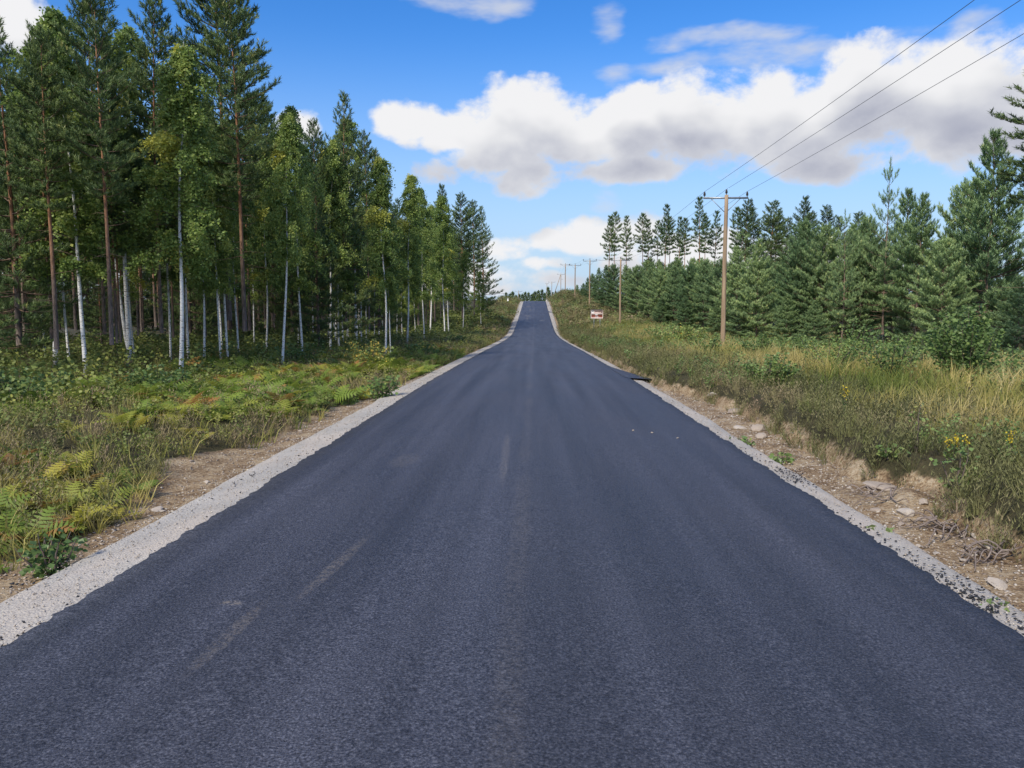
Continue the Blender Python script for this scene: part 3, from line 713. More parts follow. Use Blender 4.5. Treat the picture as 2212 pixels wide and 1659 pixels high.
ptree(BIRCH[0], 'birch_tree', 931, 80, 440, 'thin white birch stem left of the pair by the far verge', B_)
ptree(BIRCH[2], 'birch_tree', 959, 77, 420, 'white-stemmed birch on the far verge, the brighter of a close pair', B_)
ptree(BIRCH[1], 'birch_tree', 969, 80, 470, 'birch on the far verge, the duller of a close pair', B_)
ptree(FOREST[1], 'pine_tree', 961, 92, 404, 'pine top behind the far verge birch pair', P_)
ptree(FOREST[2], 'pine_tree', 1001, 102, 420, 'pine with a visible bare trunk near the end of the left forest', P_, wide=1.1)
ptree(FOREST[0], 'pine_tree', 1024, 110, 432, 'second pine from the end of the left forest', P_, wide=1.25)
ptree(BOUGHY, 'pine_tree', 1044, 118, 448, 'last big pine of the left forest with boughs reaching over the road', P_, wide=1.0)
ptree(BIRCH[2], 'birch_tree', 1039, 108, 585, 'small thin birch at the foot of the last left pines', B_)
ptree(BIRCH[1], 'birch_tree', 1000, 95, 540, 'low olive birch in front of the bare-trunked pine', B_)
# trees deeper in the stand
n = 0
GRP_L = 'pines deep in the left forest'
taken = []
def free(x, y, dmin):
    for (a, b) in taken:
        if (a - x) ** 2 + (b - y) ** 2 < dmin * dmin: return False
    taken.append((x, y)); return True
for q in range(900):
    y = random.uniform(14, 150) if q % 5 else random.uniform(15, 48); x = -12.2 - random.uniform(0, 1) ** 1.3 * (26 if y < 60 else 34)
    if -x > 0.75 * y + 8: continue
    if not free(x, y, 1.3 if y < 60 else 2.5): continue
    v = random.choice(FOREST + FOREST + [BOUGHY])
    tree(v, 'pine_tree', x, y, (random.uniform(7.5, 9.8) if y < 34 else random.uniform(10, 13)) if y < 80 else random.uniform(12.5, 15), 'dark pine trunk deep inside the shaded left forest', P_, GRP_L)
    n += 1
    if n > 190: break
n = 0
for q in range(1400):          # understorey and the closed back of the stand
    back = q % 3 == 1; low = q % 3 == 2
    y = random.uniform(18, 135); x = -random.uniform(30, 52) if back else -random.uniform(19, 40) if low else -random.uniform(17, 28)
    if -x > 0.75 * y + 8 or not free(x, y, 2.2 if not back else 2.6): continue
    tree(BOUGHY, 'pine_tree', x, y, random.uniform(8.5, 12) if back else random.uniform(2, 4) if low else random.uniform(3, 7.5), 'low-branched dark pine filling the shade inside the left forest', P_, 'understorey pines of the left forest', wide=1.1)
    n += 1
    if n > 150: break
for q in range(16):
    x, y = -random.uniform(12.5, 19), 74 + q * 3.6
    tree(BOUGHY, 'pine_tree', x, y, random.uniform(5, 8.5), 'low-branched dark pine filling the shade inside the left forest', P_, 'understorey pines of the left forest', wide=1.15)
n = 0
for q in range(300):
    y = random.uniform(22, 70); x = -10.5 - random.uniform(0, 5)
    if not free(x, y, 1.5): continue
    tree(random.choice(BIRCH), 'birch_tree', x, y, random.uniform(7, 10.5), 'thin pale birch stem among the dark pines deep in the left forest', B_, 'birches deep in the left forest', wide=0.85)
    n += 1
    if n > 26: break

# ------------------------------------------------------------------ right side: young pine stand
Y_ = 'pine tree'
ptree(YOUNG[2], 'young_pine', 1909, 48, 348, 'leggy young pine with a bare candelabra top standing above its neighbours', Y_, wide=0.75)
ptree(YOUNG[2], 'young_pine', 1819, 46, 455, 'young pine with a bare orange trunk and dead grey lower branches', Y_, wide=0.8)
ptree(YOUNG[0], 'young_pine', 1979, 46, 425, 'dense blue-green young pine right of the candelabra pine', Y_)
ptree(YOUNG[0], 'young_pine', 2130, 40, 292, 'largest dark young pine near the right edge with many upright shoots', Y_, wide=1.05)
ptree(YOUNG[1], 'young_pine', 2075, 45, 395, 'young pine left of the largest dark pine, with yellowish needles', Y_)
ptree(YOUNG[1], 'young_pine', 1727, 55, 480, 'round-topped young pine two trees right of the near power pole', Y_)
ptree(YOUNG[0], 'young_pine', 1635, 57, 520, 'young pine directly right of the near power pole', Y_)
ptree(YOUNG[1], 'young_pine', 1775, 50, 490, 'light green young pine behind the bare-trunked pine', Y_)
ptree(YOUNG[0], 'young_pine', 1951, 54, 415, 'young pine top just right behind the candelabra pine', Y_)
ptree(YOUNG[1], 'young_pine', 1870, 51, 470, 'bushy young pine left of the candelabra pine', Y_)
ptree(YOUNG[0], 'young_pine', 2200, 34, 600, 'low young pine with flat pale boughs at the right edge', Y_, wide=1.6)
ptree(YOUNG[2], 'young_pine', 2030, 42, 560, 'small young pine with dark lower boughs behind the big leafy shrub', Y_, wide=1.3)
x = xat(2256, 27); tree(FOREST[0], 'pine_tree', x, 27, zat(10, 27, 2256) - gz(x, 27), 'tall pine at the right border with only its left branches in view', P_, wide=1.6)
YG = 'young pines of the right-hand stand'
rowx = [(1590, 66, 535), (1555, 72, 560), (1520, 80, 568), (1490, 86, 575), (1455, 92, 578), (1425, 97, 585), (1400, 104, 580), (1375, 110, 575), (1350, 116, 574), (1325, 122, 572), (1308, 130, 574)]
RL = ['first', 'second', 'third', 'fourth', 'fifth', 'sixth', 'seventh', 'eighth', 'ninth', 'tenth', 'eleventh']
for q, (px, d, yt) in enumerate(rowx):
    lb = 'young pine, %s of the row running left from the near power pole' % RL[q]
    ptree(YOUNG[q % 2], 'young_pine', px, d, yt, lb, Y_, group=YG, wide=1.2)
taken = []
n = 0
for q in range(2000):
    y = random.uniform(36, 190); x = 17.5 + random.uniform(0, 1) ** 1.2 * 34
    if x > 0.72 * y + 4 or (y > 125 and x < 13 + (y - 125) * .15): continue
    if not free(x, y, 2.3): continue
    hcap = (zat(555 if y > 85 else 470, y) - gz(x, y))
    h = min(random.uniform(7.0, 10.5), hcap)
    if h < 2.5: continue
    tree(random.choice([YOUNG[0]] + [YOUNG[1]] * 3 + [YOUNG[2]] * 2), 'young_pine', x, y, h * random.uniform(0.72, 1.0), 'green young pine filling the stand behind the front row on the right', Y_, YG, wide=random.uniform(1.0, 1.4))
    n += 1
    if n > 100: break
# low skirt of small pines along the edge of the stand
for q, (px, d, yt) in enumerate(sorted([(1700, 50, 640), (1760, 45, 650), (1600, 58, 640), (1550, 66, 650), (1480, 80, 640), (1430, 92, 640)])):
    ptree(YOUNG[0], 'young_pine', px, d, yt, 'small bushy pine at the grassy front edge of the right stand, %s from the left' % ORD[q], Y_, group='small edge pines', wide=1.5)
# tall seed pines standing far behind
for q, (px, d, yt) in enumerate([(1314, 150, 470), (1325, 158, 462), (1350, 150, 470), (1386, 156, 464), (1399, 165, 478), (1417, 160, 480), (1433, 150, 446), (1445, 165, 470), (1463, 160, 472), (1476, 150, 474),
                                 (1508, 145, 430), (1520, 160, 470), (1540, 150, 460), (1588, 140, 452)]):
    lb = 'tall bare-stemmed pine against the sky far right, number %s from the left' % ['one', 'two', 'three', 'four', 'five', 'six', 'seven', 'eight', 'nine', 'ten', 'eleven', 'twelve', 'thirteen', 'fourteen'][q]
    ptree(TALL[q % 2], 'tall_pine', px, d, yt, lb, P_, group='tall seed pines against the sky', wide=1.0)
for q, (px, d, yt) in enumerate([(1603, 95, 430), (1625, 98, 452), (1659, 92, 436), (1690, 100, 470), (1723, 92, 428), (1740, 97, 460), (1779, 92, 444), (1810, 98, 470), (1850, 95, 460), (1668, 104, 455)]):
    lb = 'dark mature pine behind the young stand, number %s right of the near pole' % RL[q]
    ptree(FOREST[q % 3], 'pine_tree', px, d, yt, lb, P_, group='mature pines behind the young stand', wide=1.3)
# crest: distant firs along the skyline
skyl = [(1085, 420, 640), (1093, 450, 634), (1102, 520, 636), (1108, 480, 632), (1128, 500, 637), (1134, 560, 633), (1141, 600, 634), (1148, 520, 638), (1156, 600, 632), (1163, 560, 630), (1170, 480, 628), (1177, 520, 634), (1187, 430, 628),
        (1183, 600, 622), (1200, 380, 630), (1213, 330, 628), (1228, 300, 632), (1115, 600, 639), (1122, 640, 637), (1098, 600, 640), (1152, 640, 636), (1194, 460, 632)]
for q, (px, d, yt) in enumerate(sorted(skyl)):
    ptree(FIR, 'fir_tree', px, d, yt, 'tiny dark fir on the skyline beyond the road crest, %s from the left' % ORD[q], 'fir tree', group='skyline firs beyond the crest', wide=1.2)
for q, (px, d, yt) in enumerate(sorted([(1246, 186, 615), (1236, 200, 624), (1259, 178, 612), (1268, 172, 600), (1280, 165, 592), (1292, 150, 580), (1255, 190, 622)])):
    ptree(YOUNG[q % 2], 'young_pine', px, d, yt, 'small pine on the far heath slope by the power poles, %s from the left' % ORD[q], Y_, group='slope pines', wide=1.0)

# ------------------------------------------------------------------ power line
def lathe(acc, prof, c, sides=8):
    pts = np.array([[0, 0, z] for r_, z in prof]) + np.array(c)
    acc.tube(pts, [r_ for r_, z in prof], sides)
POLES = {}
def pole(px, d, ytop, label, half=1.1, arm=True, strut=False, h=None, name='power_pole'):
    x = xat(px, d); z0 = gz(x, d); zt = zat(ytop, d, px)
    e = empty(name, (x, d, z0)); H = zt - z0
    a = Acc(); zs = np.linspace(-0.5, H, 9)
    a.tube(np.stack([0.01 * np.sin(zs), 0.01 * np.cos(zs * .7), zs], 1), np.linspace(0.135, 0.095, 9), 12)
    obj('pole', a.mesh('pole', M['pole_wood'], True), e)
    if arm:
        a = Acc(); a.box((0, 0.12, H - 0.14), (2 * half + 0.1, 0.07, 0.09)); ca = obj('crossarm', a.mesh('crossarm', M['galv']), e)
        for s in (-1, 1):
            a = Acc(); a.tube([(s * half * 0.68, 0.13, H - 0.18), (s * 0.06, 0.13, H - 0.85)], 0.018, 6); obj('brace', a.mesh('brace', M['galv']), e)
        for s in (-1, 0, 1):
            a = Acc(); b0 = H - 0.10 if s else H + 0.0
            lathe(a, [(0.02, b0), (0.02, b0 + 0.07), (0.065, b0 + 0.08), (0.05, b0 + 0.12), (0.07, b0 + 0.13), (0.05, b0 + 0.18), (0.06, b0 + 0.19), (0.035, b0 + 0.25), (0.045, b0 + 0.27), (0.02, b0 + 0.29)], (s * half, 0.12 if s else 0, 0))
            obj('insulator', a.mesh('insulator', M['insul'], True), e)
    if strut:
        a = Acc(); a.tube([(-2.9, 0, -0.6), (-0.1, 0.0, H - 0.3)], [0.13, 0.09], 8); obj('strut', a.mesh('strut', M['pole_wood'], True), e)
        a = Acc(); a.box((0.45, 0, H - 2.0), (0.7, 0.06, 0.10)); obj('bracket', a.mesh('bracket', M['galv']), e)
    POLES[px] = (x, d, zt)
    return tag(e, label, 'power pole', 'power line poles')
pole(1562, 41, 421, 'nearest wooden power pole with crossarm and three insulators, on the grassy verge')
pole(1339, 94, 560, 'second power pole, brown wood, right of the brown road sign')
pole(1273, 133, 562, 'third power pole, its foot hidden behind the brown road sign')
pole(1241.5, 172, 572, 'fourth power pole, standing on the heath slope', half=1.25)
pole(1220.5, 212, 571, 'fifth power pole near the top of the slope', half=1.25)
pole(1211, 300, 592, 'power pole with a slanting strut on the skyline', half=1.4, strut=True)
pole(1191.5, 350, 609, 'small far pole with a crossarm just right of the road crest', half=1.5)
pole(1181, 430, 612, 'faint farthest pole right of the road crest', half=0.8)
pole(1120, 300, 629, 'pole standing at the left end of the road crest', half=1.3)
def wire(a, b, sag, label, rad=0.0075, n=40):
    t = np.linspace(0, 1, n); a, b = np.array(a), np.array(b)
    p = a + (b - a) * t[:, None]; p[:, 2] -= sag * 4 * t * (1 - t)
    A = Acc(); A.tube(p, rad, 5)
    o = obj('power_cable', A.mesh('power_cable', M['wire'], True))
    return tag(o, label, 'cable', 'power line cables')
line = [POLES[1562], POLES[1339], POLES[1273], POLES[1241.5], POLES[1220.5], POLES[1211]]
back = (10.4, -14.0, 8.75)
WN = {-1: 'left', 0: 'middle', 1: 'right'}
for s in (-1, 0, 1):
    up = 0.19 if s else 0.29
    for q, (a, b) in enumerate(zip([back] + line[:-1], line)):
        lb = ('%s of the three cables crossing the sky from the near pole to the upper right' if q == 0 else
              '%s cable strung from the ' + ['', 'nearest to the second', 'second to the third', 'third to the fourth', 'fourth to the fifth', 'fifth to the strutted'][min(q, 5)] + ' pole') % WN[s]
        wire((a[0] + s * 1.1, a[1] + (0.12 if s else 0), a[2] + up), (b[0] + s * 1.1, b[1] + (0.12 if s else 0), b[2] + up), 0.25 if q == 0 else 0.35, lb)

# ------------------------------------------------------------------ brown road sign and small far things
d = 86.0; x = xat(1289, d); z0 = gz(x, d)
sg = tag(empty('road_sign', (x, d, z0)), 'brown and pale information sign on two grey posts on the right verge', 'sign')
zc = zat(678, d, 1289) - z0; W, Hh = 1.36, 0.98
for s, px in ((-1, 1283), (1, 1296)):
    a = Acc(); a.tube([(xat(px, d) - x, 0, -0.4), (xat(px, d) - x, 0, zc + Hh * .45)], 0.038, 10); obj('post', a.mesh('post', M['galv'], True), sg)
def rbox(w_, h_, t_, r_, y_, cx=0, cz=0):
    pts = []
    for (sx, sz, a0) in ((1, 1, 0), (-1, 1, 90), (-1, -1, 180), (1, -1, 270)):
        for q in range(4):
            an = R(a0 + q * 30); pts.append((cx + sx * (w_ / 2 - r_) + r_ * math.cos(an), cz + sz * (h_ / 2 - r_) + r_ * math.sin(an)))
    n_ = len(pts); V = [(p[0], y_, p[1]) for p in pts] + [(p[0], y_ + t_, p[1]) for p in pts]
    q4 = [[i_, (i_ + 1) % n_, n_ + (i_ + 1) % n_, n_ + i_] for i_ in range(n_)]
    A = Acc(); A.add(V, [[list(range(n_))], [list(range(2 * n_ - 1, n_ - 1, -1))], q4]); return A
pan = obj('panel', rbox(W, Hh, 0.03, 0.07, -0.075, 0, zc).mesh('panel', M['sign_rim']), sg)
def plate(nm, w_, h_, cx, cz, mat, y_=-0.079, r_=0.02): return obj(nm, rbox(w_, h_, 0.003, r_, y_, cx, zc + cz).mesh(nm, mat), pan)
plate('upper_field', W - .14, 0.36, 0, 0.24, M['sign_pale'])
plate('lower_field', W - .14, 0.36, 0, -0.22, M['sign_brown'])
plate('symbol_square', 0.27, 0.30, -0.46, 0.24, M['white_paint'], -0.083)
plate('symbol', 0.13, 0.08, -0.46, 0.23, M['sign_dark'], -0.087)
plate('text_line', 0.66, 0.07, 0.09, 0.24, M['sign_dark'], -0.083, 0.03)
plate('dark_dot', 0.12, 0.15, 0.53, 0.19, M['sign_dark'], -0.083, 0.055)
plate('white_patch', 0.30, 0.10, -0.05, -0.09, M['white_paint'], -0.083)
plate('white_patch', 0.30, 0.12, 0.0, -0.31, M['white_paint'], -0.083)
plate('text_line', 0.2, 0.04, 0.0, -0.34, M['sign_dark'], -0.087, 0.015)
# white marker posts
def marker(px, d, py, wpx, hpx, label, name='marker_post'):
    x = xat(px, d); z0 = gz(x, d); zc = zat(py, d, px) - z0
    e = tag(empty(name, (x, d, z0)), label, 'marker post')
    w_, h_ = wpx / F * d, hpx / F * d
    a = Acc(); a.tube([(0, 0, -0.3), (0, 0, zc + h_ * .4)], max(0.02, w_ * .18), 6); obj('post', a.mesh('post', M['galv']), e)
    obj('plate', rbox(w_, h_, 0.03, w_ * .3, -0.06 - w_ * .1, 0, zc).mesh('plate', M['white_paint']), e)
    return e
marker(1097, 184, 646.5, 3.3, 7.5, 'white roadside marker at the left of the road crest')
marker(217, 24, 789, 7, 12, 'small white marker low between forest trunks on the left')
x = xat(1182, 230); zc = zat(652, 230) - gz(x, 230)
e = tag(empty('notice_board', (x, 230, gz(x, 230))), 'small pale board on a stake right of the road crest', 'sign')
a = Acc(); a.tube([(0, 0, -0.3), (0, 0, max(zc, 0.8))], 0.05, 6); obj('post', a.mesh('post', M['pole_wood']), e)
obj('panel', rbox(0.9, 0.6, 0.03, 0.05, -0.1, 0, max(zc, 0.8)).mesh('panel', M['white_paint']), e)
x = xat(1088, 260); zt = zat(634, 260, 1088) - gz(x, 260)
e = tag(empty('street_lamp', (x, 260, gz(x, 260))), 'distant street lamp with a flat arm left of the crest', 'street lamp')
a = Acc(); a.tube([(0, 0, -0.4), (0, 0, zt)], [0.09, 0.06], 8); obj('pole', a.mesh('pole', M['galv']), e)
a = Acc(); a.box((-0.75, 0, zt + .04), (1.7, 0.12, 0.09)); obj('arm', a.mesh('arm', M['galv']), e)
a = Acc(); a.box((-1.5, 0, zt - .05), (0.55, 0.24, 0.10)); obj('lamp_head', a.mesh('lamp_head', M['galv']), e)

# ------------------------------------------------------------------ stones
def stone_mesh(nm, seed, sub=2):
    import bmesh
    r = random.Random(seed); bm = bmesh.new(); bmesh.ops.create_icosphere(bm, subdivisions=sub, radius=0.5)
    pl = [(Vector((r.uniform(-1, 1), r.uniform(-1, 1), r.uniform(-1, 1))).normalized(), r.uniform(0.26, 0.40)) for _ in range(8)]
    for v in bm.verts:
        for n_, dd in pl:
            q = v.co.dot(n_) - dd
            if q > 0: v.co -= n_ * q
        v.co *= 1 + r.uniform(-.04, .04)
    me = bpy.data.meshes.new(nm); bm.to_mesh(me); bm.free(); me.materials.append(M['stone'])
    a_ = me.attributes.new('tint', 'FLOAT', 'POINT'); a_.data.foreach_set('value', np.full(len(me.vertices), r.uniform(0.42, 0.78), np.float32))
    return me
SM = [stone_mesh('stone_%s' % c, 40 + q) for q, c in enumerate('abcdef')]
def stone(px, py, size, label, flat=0.6, group=None, long=1.25, dd=None, rz=None):
    d = dd or dist_base(py, -0.12); x = xat(px, d, py)
    o = obj('stone', random.choice(SM), None, (x, d, gz(x, d) + size * flat * 0.13), (random.uniform(-.2, .2), random.uniform(-.2, .2), random.uniform(0, 6) if rz is None else rz))
    o.scale = (size * long, size, size * flat)
    return tag(o, label, 'stone', group)
stone(340, 1090, 0.13, 'square pale stone at the outer edge of the left gravel')
stone(1957, 1066, 0.15, 'biggest white stone on the sandy spur of the right bank', 0.95, dd=7.4)
stone(1998, 1052, 0.10, 'smaller white stone beside the big one on the right bank', 0.9, dd=7.6)
stone(1927, 1006, 0.42, 'flat pale rock slab under the heather on the right bank', 0.22, long=1.5, dd=8.6, rz=0.1)
stone(1893, 1062, 0.10, 'pale stone left of the big white stone on bare soil', dd=7.6)
stone(2085, 1163, 0.08, 'small white stone in the middle of the bare soil strip', dd=6.0)
stone(2160, 1215, 0.16, 'low pale stone by the roots near the right edge', 0.5, dd=5.5)
stone(1640, 890, 0.30, 'pale stone at the upper end of the bare soil bank', 0.5, dd=13.0)
stone(1585, 865, 0.32, 'pale stone at the far top of the eroded bank', 0.6, dd=15.2)
stone(1645, 912, 0.22, 'whitish stone touching the gravel beside the green tuft', 0.5, dd=12.2)
stone(1540, 843, 0.26, 'sandy stone at the far corner of the bank near the asphalt widening', 0.6, dd=17.0)
stone(1600, 903, 0.2, 'small stone in the gravel edge above the green tuft', 0.5, dd=13.2)
for q in range(46):
    side = -1 if q % 2 else 1; y = random.uniform(4.2, 18)
    lo, hi = (float(shoulder_r(y)), float(dirt_r(y))) if side > 0 else (float(dirt_l(y)), float(shoulder_l(y)))
    x = random.uniform(lo, hi) ; s = random.uniform(0.03, 0.085)
    o = obj('stone', random.choice(SM), None, (x, y, gz(x, y) + s * 0.1), (random.uniform(-.3, .3), random.uniform(-.3, .3), random.uniform(0, 6)))
    o.scale = (s * 1.3, s, s * 0.65)
    tag(o, 'fist-sized stone lying in the bare soil %s of the road' % ('right' if side > 0 else 'left'), 'stone', 'stones in the soil %s' % ('right' if side > 0 else 'left'))
for q, (px, s) in enumerate([(1202, 0.5), (1207, 0.42), (1212, 0.5), (1217, 0.45), (1222, 0.4), (1227, 0.62)]):
    x = xat(px, 154); o = obj('stone', SM[q % 6], None, (x, 153.6, gz(x, 153.6) + 0.25), (0, 0, q)); o.scale = (s * 1.4, s * .9, s * 1.2)
    tag(o, ['leftmost', 'second', 'third', 'fourth', 'fifth', 'rightmost'][q] + ' stone of the pale row beside the far access', 'stone', 'pale stones lining the far access')
for q in range(34):
    y = random.uniform(100, 165); x = -random.uniform(3.9, 5.6); s = random.uniform(0.25, 0.6)
    o = obj('stone', random.choice(SM), None, (x, y, gz(x, y) + s * .15), (0, 0, random.uniform(0, 6))); o.scale = (s * 1.2, s, s * .7)
    tag(o, 'grey rubble stone on the far left road cutting', 'stone', 'rubble on the left cutting')

# ------------------------------------------------------------------ loose gravel and asphalt crumbs (uncountable)
def pebbles(name, label, cat, mat, pts, sizes, tint, sub_seed=3):
    r = np.random.default_rng(sub_seed)
    oc = T([(1, 0, 0), (-1, 0, 0), (0, 1, 0), (0, -1, 0), (0, 0, 1), (0, 0, -1)]) * 0.5
    oc += r.normal(0, 0.06, oc.shape)
    fc = T([(0, 2, 4), (2, 1, 4), (1, 3, 4), (3, 0, 4), (2, 0, 5), (1, 2, 5), (3, 1, 5), (0, 3, 5)]).astype(int)
    A = Acc(); N = len(pts)
    A.inst(oc, [fc], pts, r.normal(0, .35, (N, 3)) + np.array([0, 0, 1.]), np.stack([sizes * r.uniform(.8, 1.5, N), sizes, sizes * r.uniform(.5, .8, N)], 1), tint)
    return tag(obj(name, A.mesh(name, mat)), label, cat, kind='stuff')
def lin(t, a, b): return a + (b - a) * t
N = 6000; y = 2.6 + 26 * RNG.random(N) ** 2.0; t = RNG.random(N)
left = RNG.random(N) < 0.62
x = np.where(left, lin(t, edge_l(y) - 0.01, shoulder_l(y) - 0.05), lin(t, edge_r(y) + 0.01, shoulder_r(y) + 0.06))
pebbles('loose_gravel', 'loose grey gravel on both road shoulders', 'gravel', M['stone'], np.stack([x, y, road_z(y) - 0.037 - 0.055 * t + 0.004], 1), RNG.uniform(0.005, 0.016, N) * (1 + 0.03 * y), np.clip(RNG.normal(0.68, 0.16, N), 0, 1))
N = 8000; y = 2.8 + 22 * RNG.random(N) ** 1.6; right = RNG.random(N) < 0.6
x = np.where(right, lin(RNG.random(N), shoulder_r(y), dirt_r(y)), lin(RNG.random(N), shoulder_l(y), dirt_l(y)))
pebbles('soil_pebbles', 'small pebbles scattered over the bare soil strips', 'pebbles', M['stone'], np.stack([x, y, ground_z(x, y) + 0.003], 1), RNG.uniform(0.006, 0.03, N) * (1 + 0.03 * y), np.clip(RNG.normal(0.42, 0.25, N), 0, 1))
cx, cy = [], []
for (y0, sy, tm, n_) in [(5.0, 0.35, .35, 150), (5.6, 0.4, .15, 90), (6.3, 0.6, 0.15, 70), (8.9, 0.3, 0.5, 110), (9.3, 0.8, 0.3, 50), (12, 3, 0.3, 40), (4.2, 0.3, .4, 30)]:
    yy_ = RNG.normal(y0, sy, n_); tt = np.clip(RNG.normal(tm, 0.18, n_), 0.0, 1); cy.append(yy_); cx.append(lin(tt, edge_r(yy_) + .02, shoulder_r(yy_)))
for (y0, sy, tm, n_) in [(3.75, 0.3, .16, 130), (4.6, 0.8, .1, 40), (5.0, 0.1, .95, 14), (8.3, 0.6, .55, 22), (13, 3, .25, 40), (17, 3, .4, 20)]:
    yy_ = RNG.normal(y0, sy, n_); tt = np.clip(RNG.normal(tm, 0.08, n_), 0.0, 1); cy.append(yy_); cx.append(lin(tt, edge_l(yy_) - .02, shoulder_l(yy_)))
cx, cy = np.concatenate(cx), np.concatenate(cy); ok = cy > 2.5; cx, cy = cx[ok], cy[ok]
pebbles('asphalt_crumbs', 'black crumbs of spilled asphalt on the gravel shoulders', 'asphalt crumbs', M['crumb'], np.stack([cx, cy, road_z(cy) - 0.05], 1), RNG.uniform(0.009, 0.028, len(cx)), np.zeros(len(cx)))

# ------------------------------------------------------------------ undergrowth
def blades(n, seed, h=1.0, spread=0.12, lean=0.5, wid=0.02, seg=2):
    r = np.random.default_rng(seed); A = Acc()
    for q in range(n):
        a = r.uniform(0, 6.28); b = r.normal(0, spread, 2); l = h * r.uniform(0.55, 1.0); ln = lean * r.uniform(0.2, 1.0); a2 = r.uniform(0, 6.28)
        ts = np.linspace(0, 1, seg + 1); hor = ln * l * ts ** 2; ver = l * ts * (1 - 0.25 * ln * ts)
        c = np.stack([b[0] + math.cos(a) * hor, b[1] + math.sin(a) * hor, ver], 1)
        wv = np.array([math.cos(a2), math.sin(a2), 0]) * wid * r.uniform(.6, 1.2)
        wd = (1 - ts ** 2)[:, None] + 0.05
        V = np.concatenate([c - wv * wd, c + wv * wd]); m_ = seg + 1
        A.add(V, [[[i_, i_ + 1, m_ + i_ + 1, m_ + i_] for i_ in range(seg)]])
    return np.concatenate(A.V), [np.concatenate(f) for f in A.F.values()]
def sprigs(n, seed, spread=0.16):
    """upright heather sprigs: thin stems with short side needles"""
    r = np.random.default_rng(seed); A = Acc()
    for q in range(n):
        a = r.uniform(0, 6.28); rr = spread * math.sqrt(r.random()); b = np.array([rr * math.cos(a), rr * math.sin(a), 0])
        d = np.array([math.cos(a) * .45 * rr / spread, math.sin(a) * .45 * rr / spread, 1.0]) + r.normal(0, 0.12, 3); l = r.uniform(0.6, 1.0)
        tip = b + d * l
        for u in np.linspace(0.35, 1.0, 4):
            c = b + (tip - b) * u; an = r.uniform(0, 6.28); o_ = np.array([math.cos(an), math.sin(an), 0.9]) * 0.11
            sd_ = np.array([-math.sin(an), math.cos(an), 0]) * 0.018
            A.add([c - sd_, c + sd_, c + o_], [[[0, 1, 2]]])
        s_ = np.array([0.012, 0, 0]); A.add([b - s_, b + s_, tip], [[[0, 1, 2]]])
    return np.concatenate(A.V), [np.concatenate(f) for f in A.F.values()]
def fern(n, seed, pin=9):
    r = np.random.default_rng(seed); A = Acc()
    for q in range(n):
        a = q * 6.283 / n + r.uniform(-.4, .4); l = r.uniform(0.75, 1.05); e = r.uniform(0.7, 1.15); ca, sa = math.cos(a), math.sin(a)
        ts = np.linspace(0, 1, pin + 1); hor = l * ts * math.cos(e) + .25 * l * ts ** 2; ver = l * ts * math.sin(e) - 0.40 * l * ts ** 2.3
        c = np.stack([ca * hor, sa * hor, ver], 1); side = np.array([-sa, ca, 0.0]); side = side + np.array([0, 0, r.uniform(-.25, .25)])
        for i_ in range(2, pin + 1):
            w_ = 0.30 * l * math.sin(math.pi * (0.25 + 0.72 * (i_ - 1) / pin)); fw = c[i_] - c[i_ - 1]
            for s in (-1, 1):
                tip = c[i_] + side * s * w_ + fw * 0.7 - np.array([0, 0, 0.12 * w_])
                mid = (c[i_] + tip) / 2
                A.add([c[i_] - fw * .42, mid - fw * .32, tip, mid + fw * .32, c[i_] + fw * .38], [[[0, 1, 2], [0, 2, 3], [0, 3, 4]]])
        st = np.array([-sa, ca, 0]) * 0.008
        A.add(np.concatenate([c[[0, 4, pin]] - st, c[[0, 4, pin]] + st]), [[[0, 1, 4, 3], [1, 2, 5, 4]]])
    return np.concatenate(A.V), [np.concatenate(f) for f in A.F.values()]
def leafy(n, seed, h=1.0, spread=0.45, lf=0.2, stems=5):
    """low leafy plant: leaves on a few upright stems"""
    r = np.random.default_rng(seed); A = Acc(); P, D = [], []
    for q in range(stems):
        a = r.uniform(0, 6.28); d = np.array([math.cos(a) * spread * r.uniform(.3, 1), math.sin(a) * spread * r.uniform(.3, 1), h * r.uniform(.6, 1)])
        for u in np.linspace(0.25, 1, n // stems):
            P.append(d * np.array([u, u, u ** .9])); an = r.uniform(0, 6.28); D.append([math.cos(an), math.sin(an), r.uniform(0, .8)])
    global RNG
    A.inst(*LEAF, np.array(P), np.array(D), lf * r.uniform(.7, 1.2, len(P)), 0.0)
    return np.concatenate(A.V), [np.concatenate(f) for f in A.F.values()]
G_T = [blades(11, 1, 1.0, 0.10, 0.55, 0.012), blades(11, 2, 1.0, 0.12, 0.8, 0.012), blades(9, 3, 1.0, 0.09, 0.35, 0.010)]
H_T = [sprigs(12, 4), sprigs(12, 5), sprigs(13, 6)]
F_T = [fern(5, 7), fern(6, 8), fern(4, 9), fern(7, 10)]
B_T = [leafy(32, 11, lf=.14), leafy(32, 12, lf=.14), leafy(36, 13, 1.2, .35, .14)]

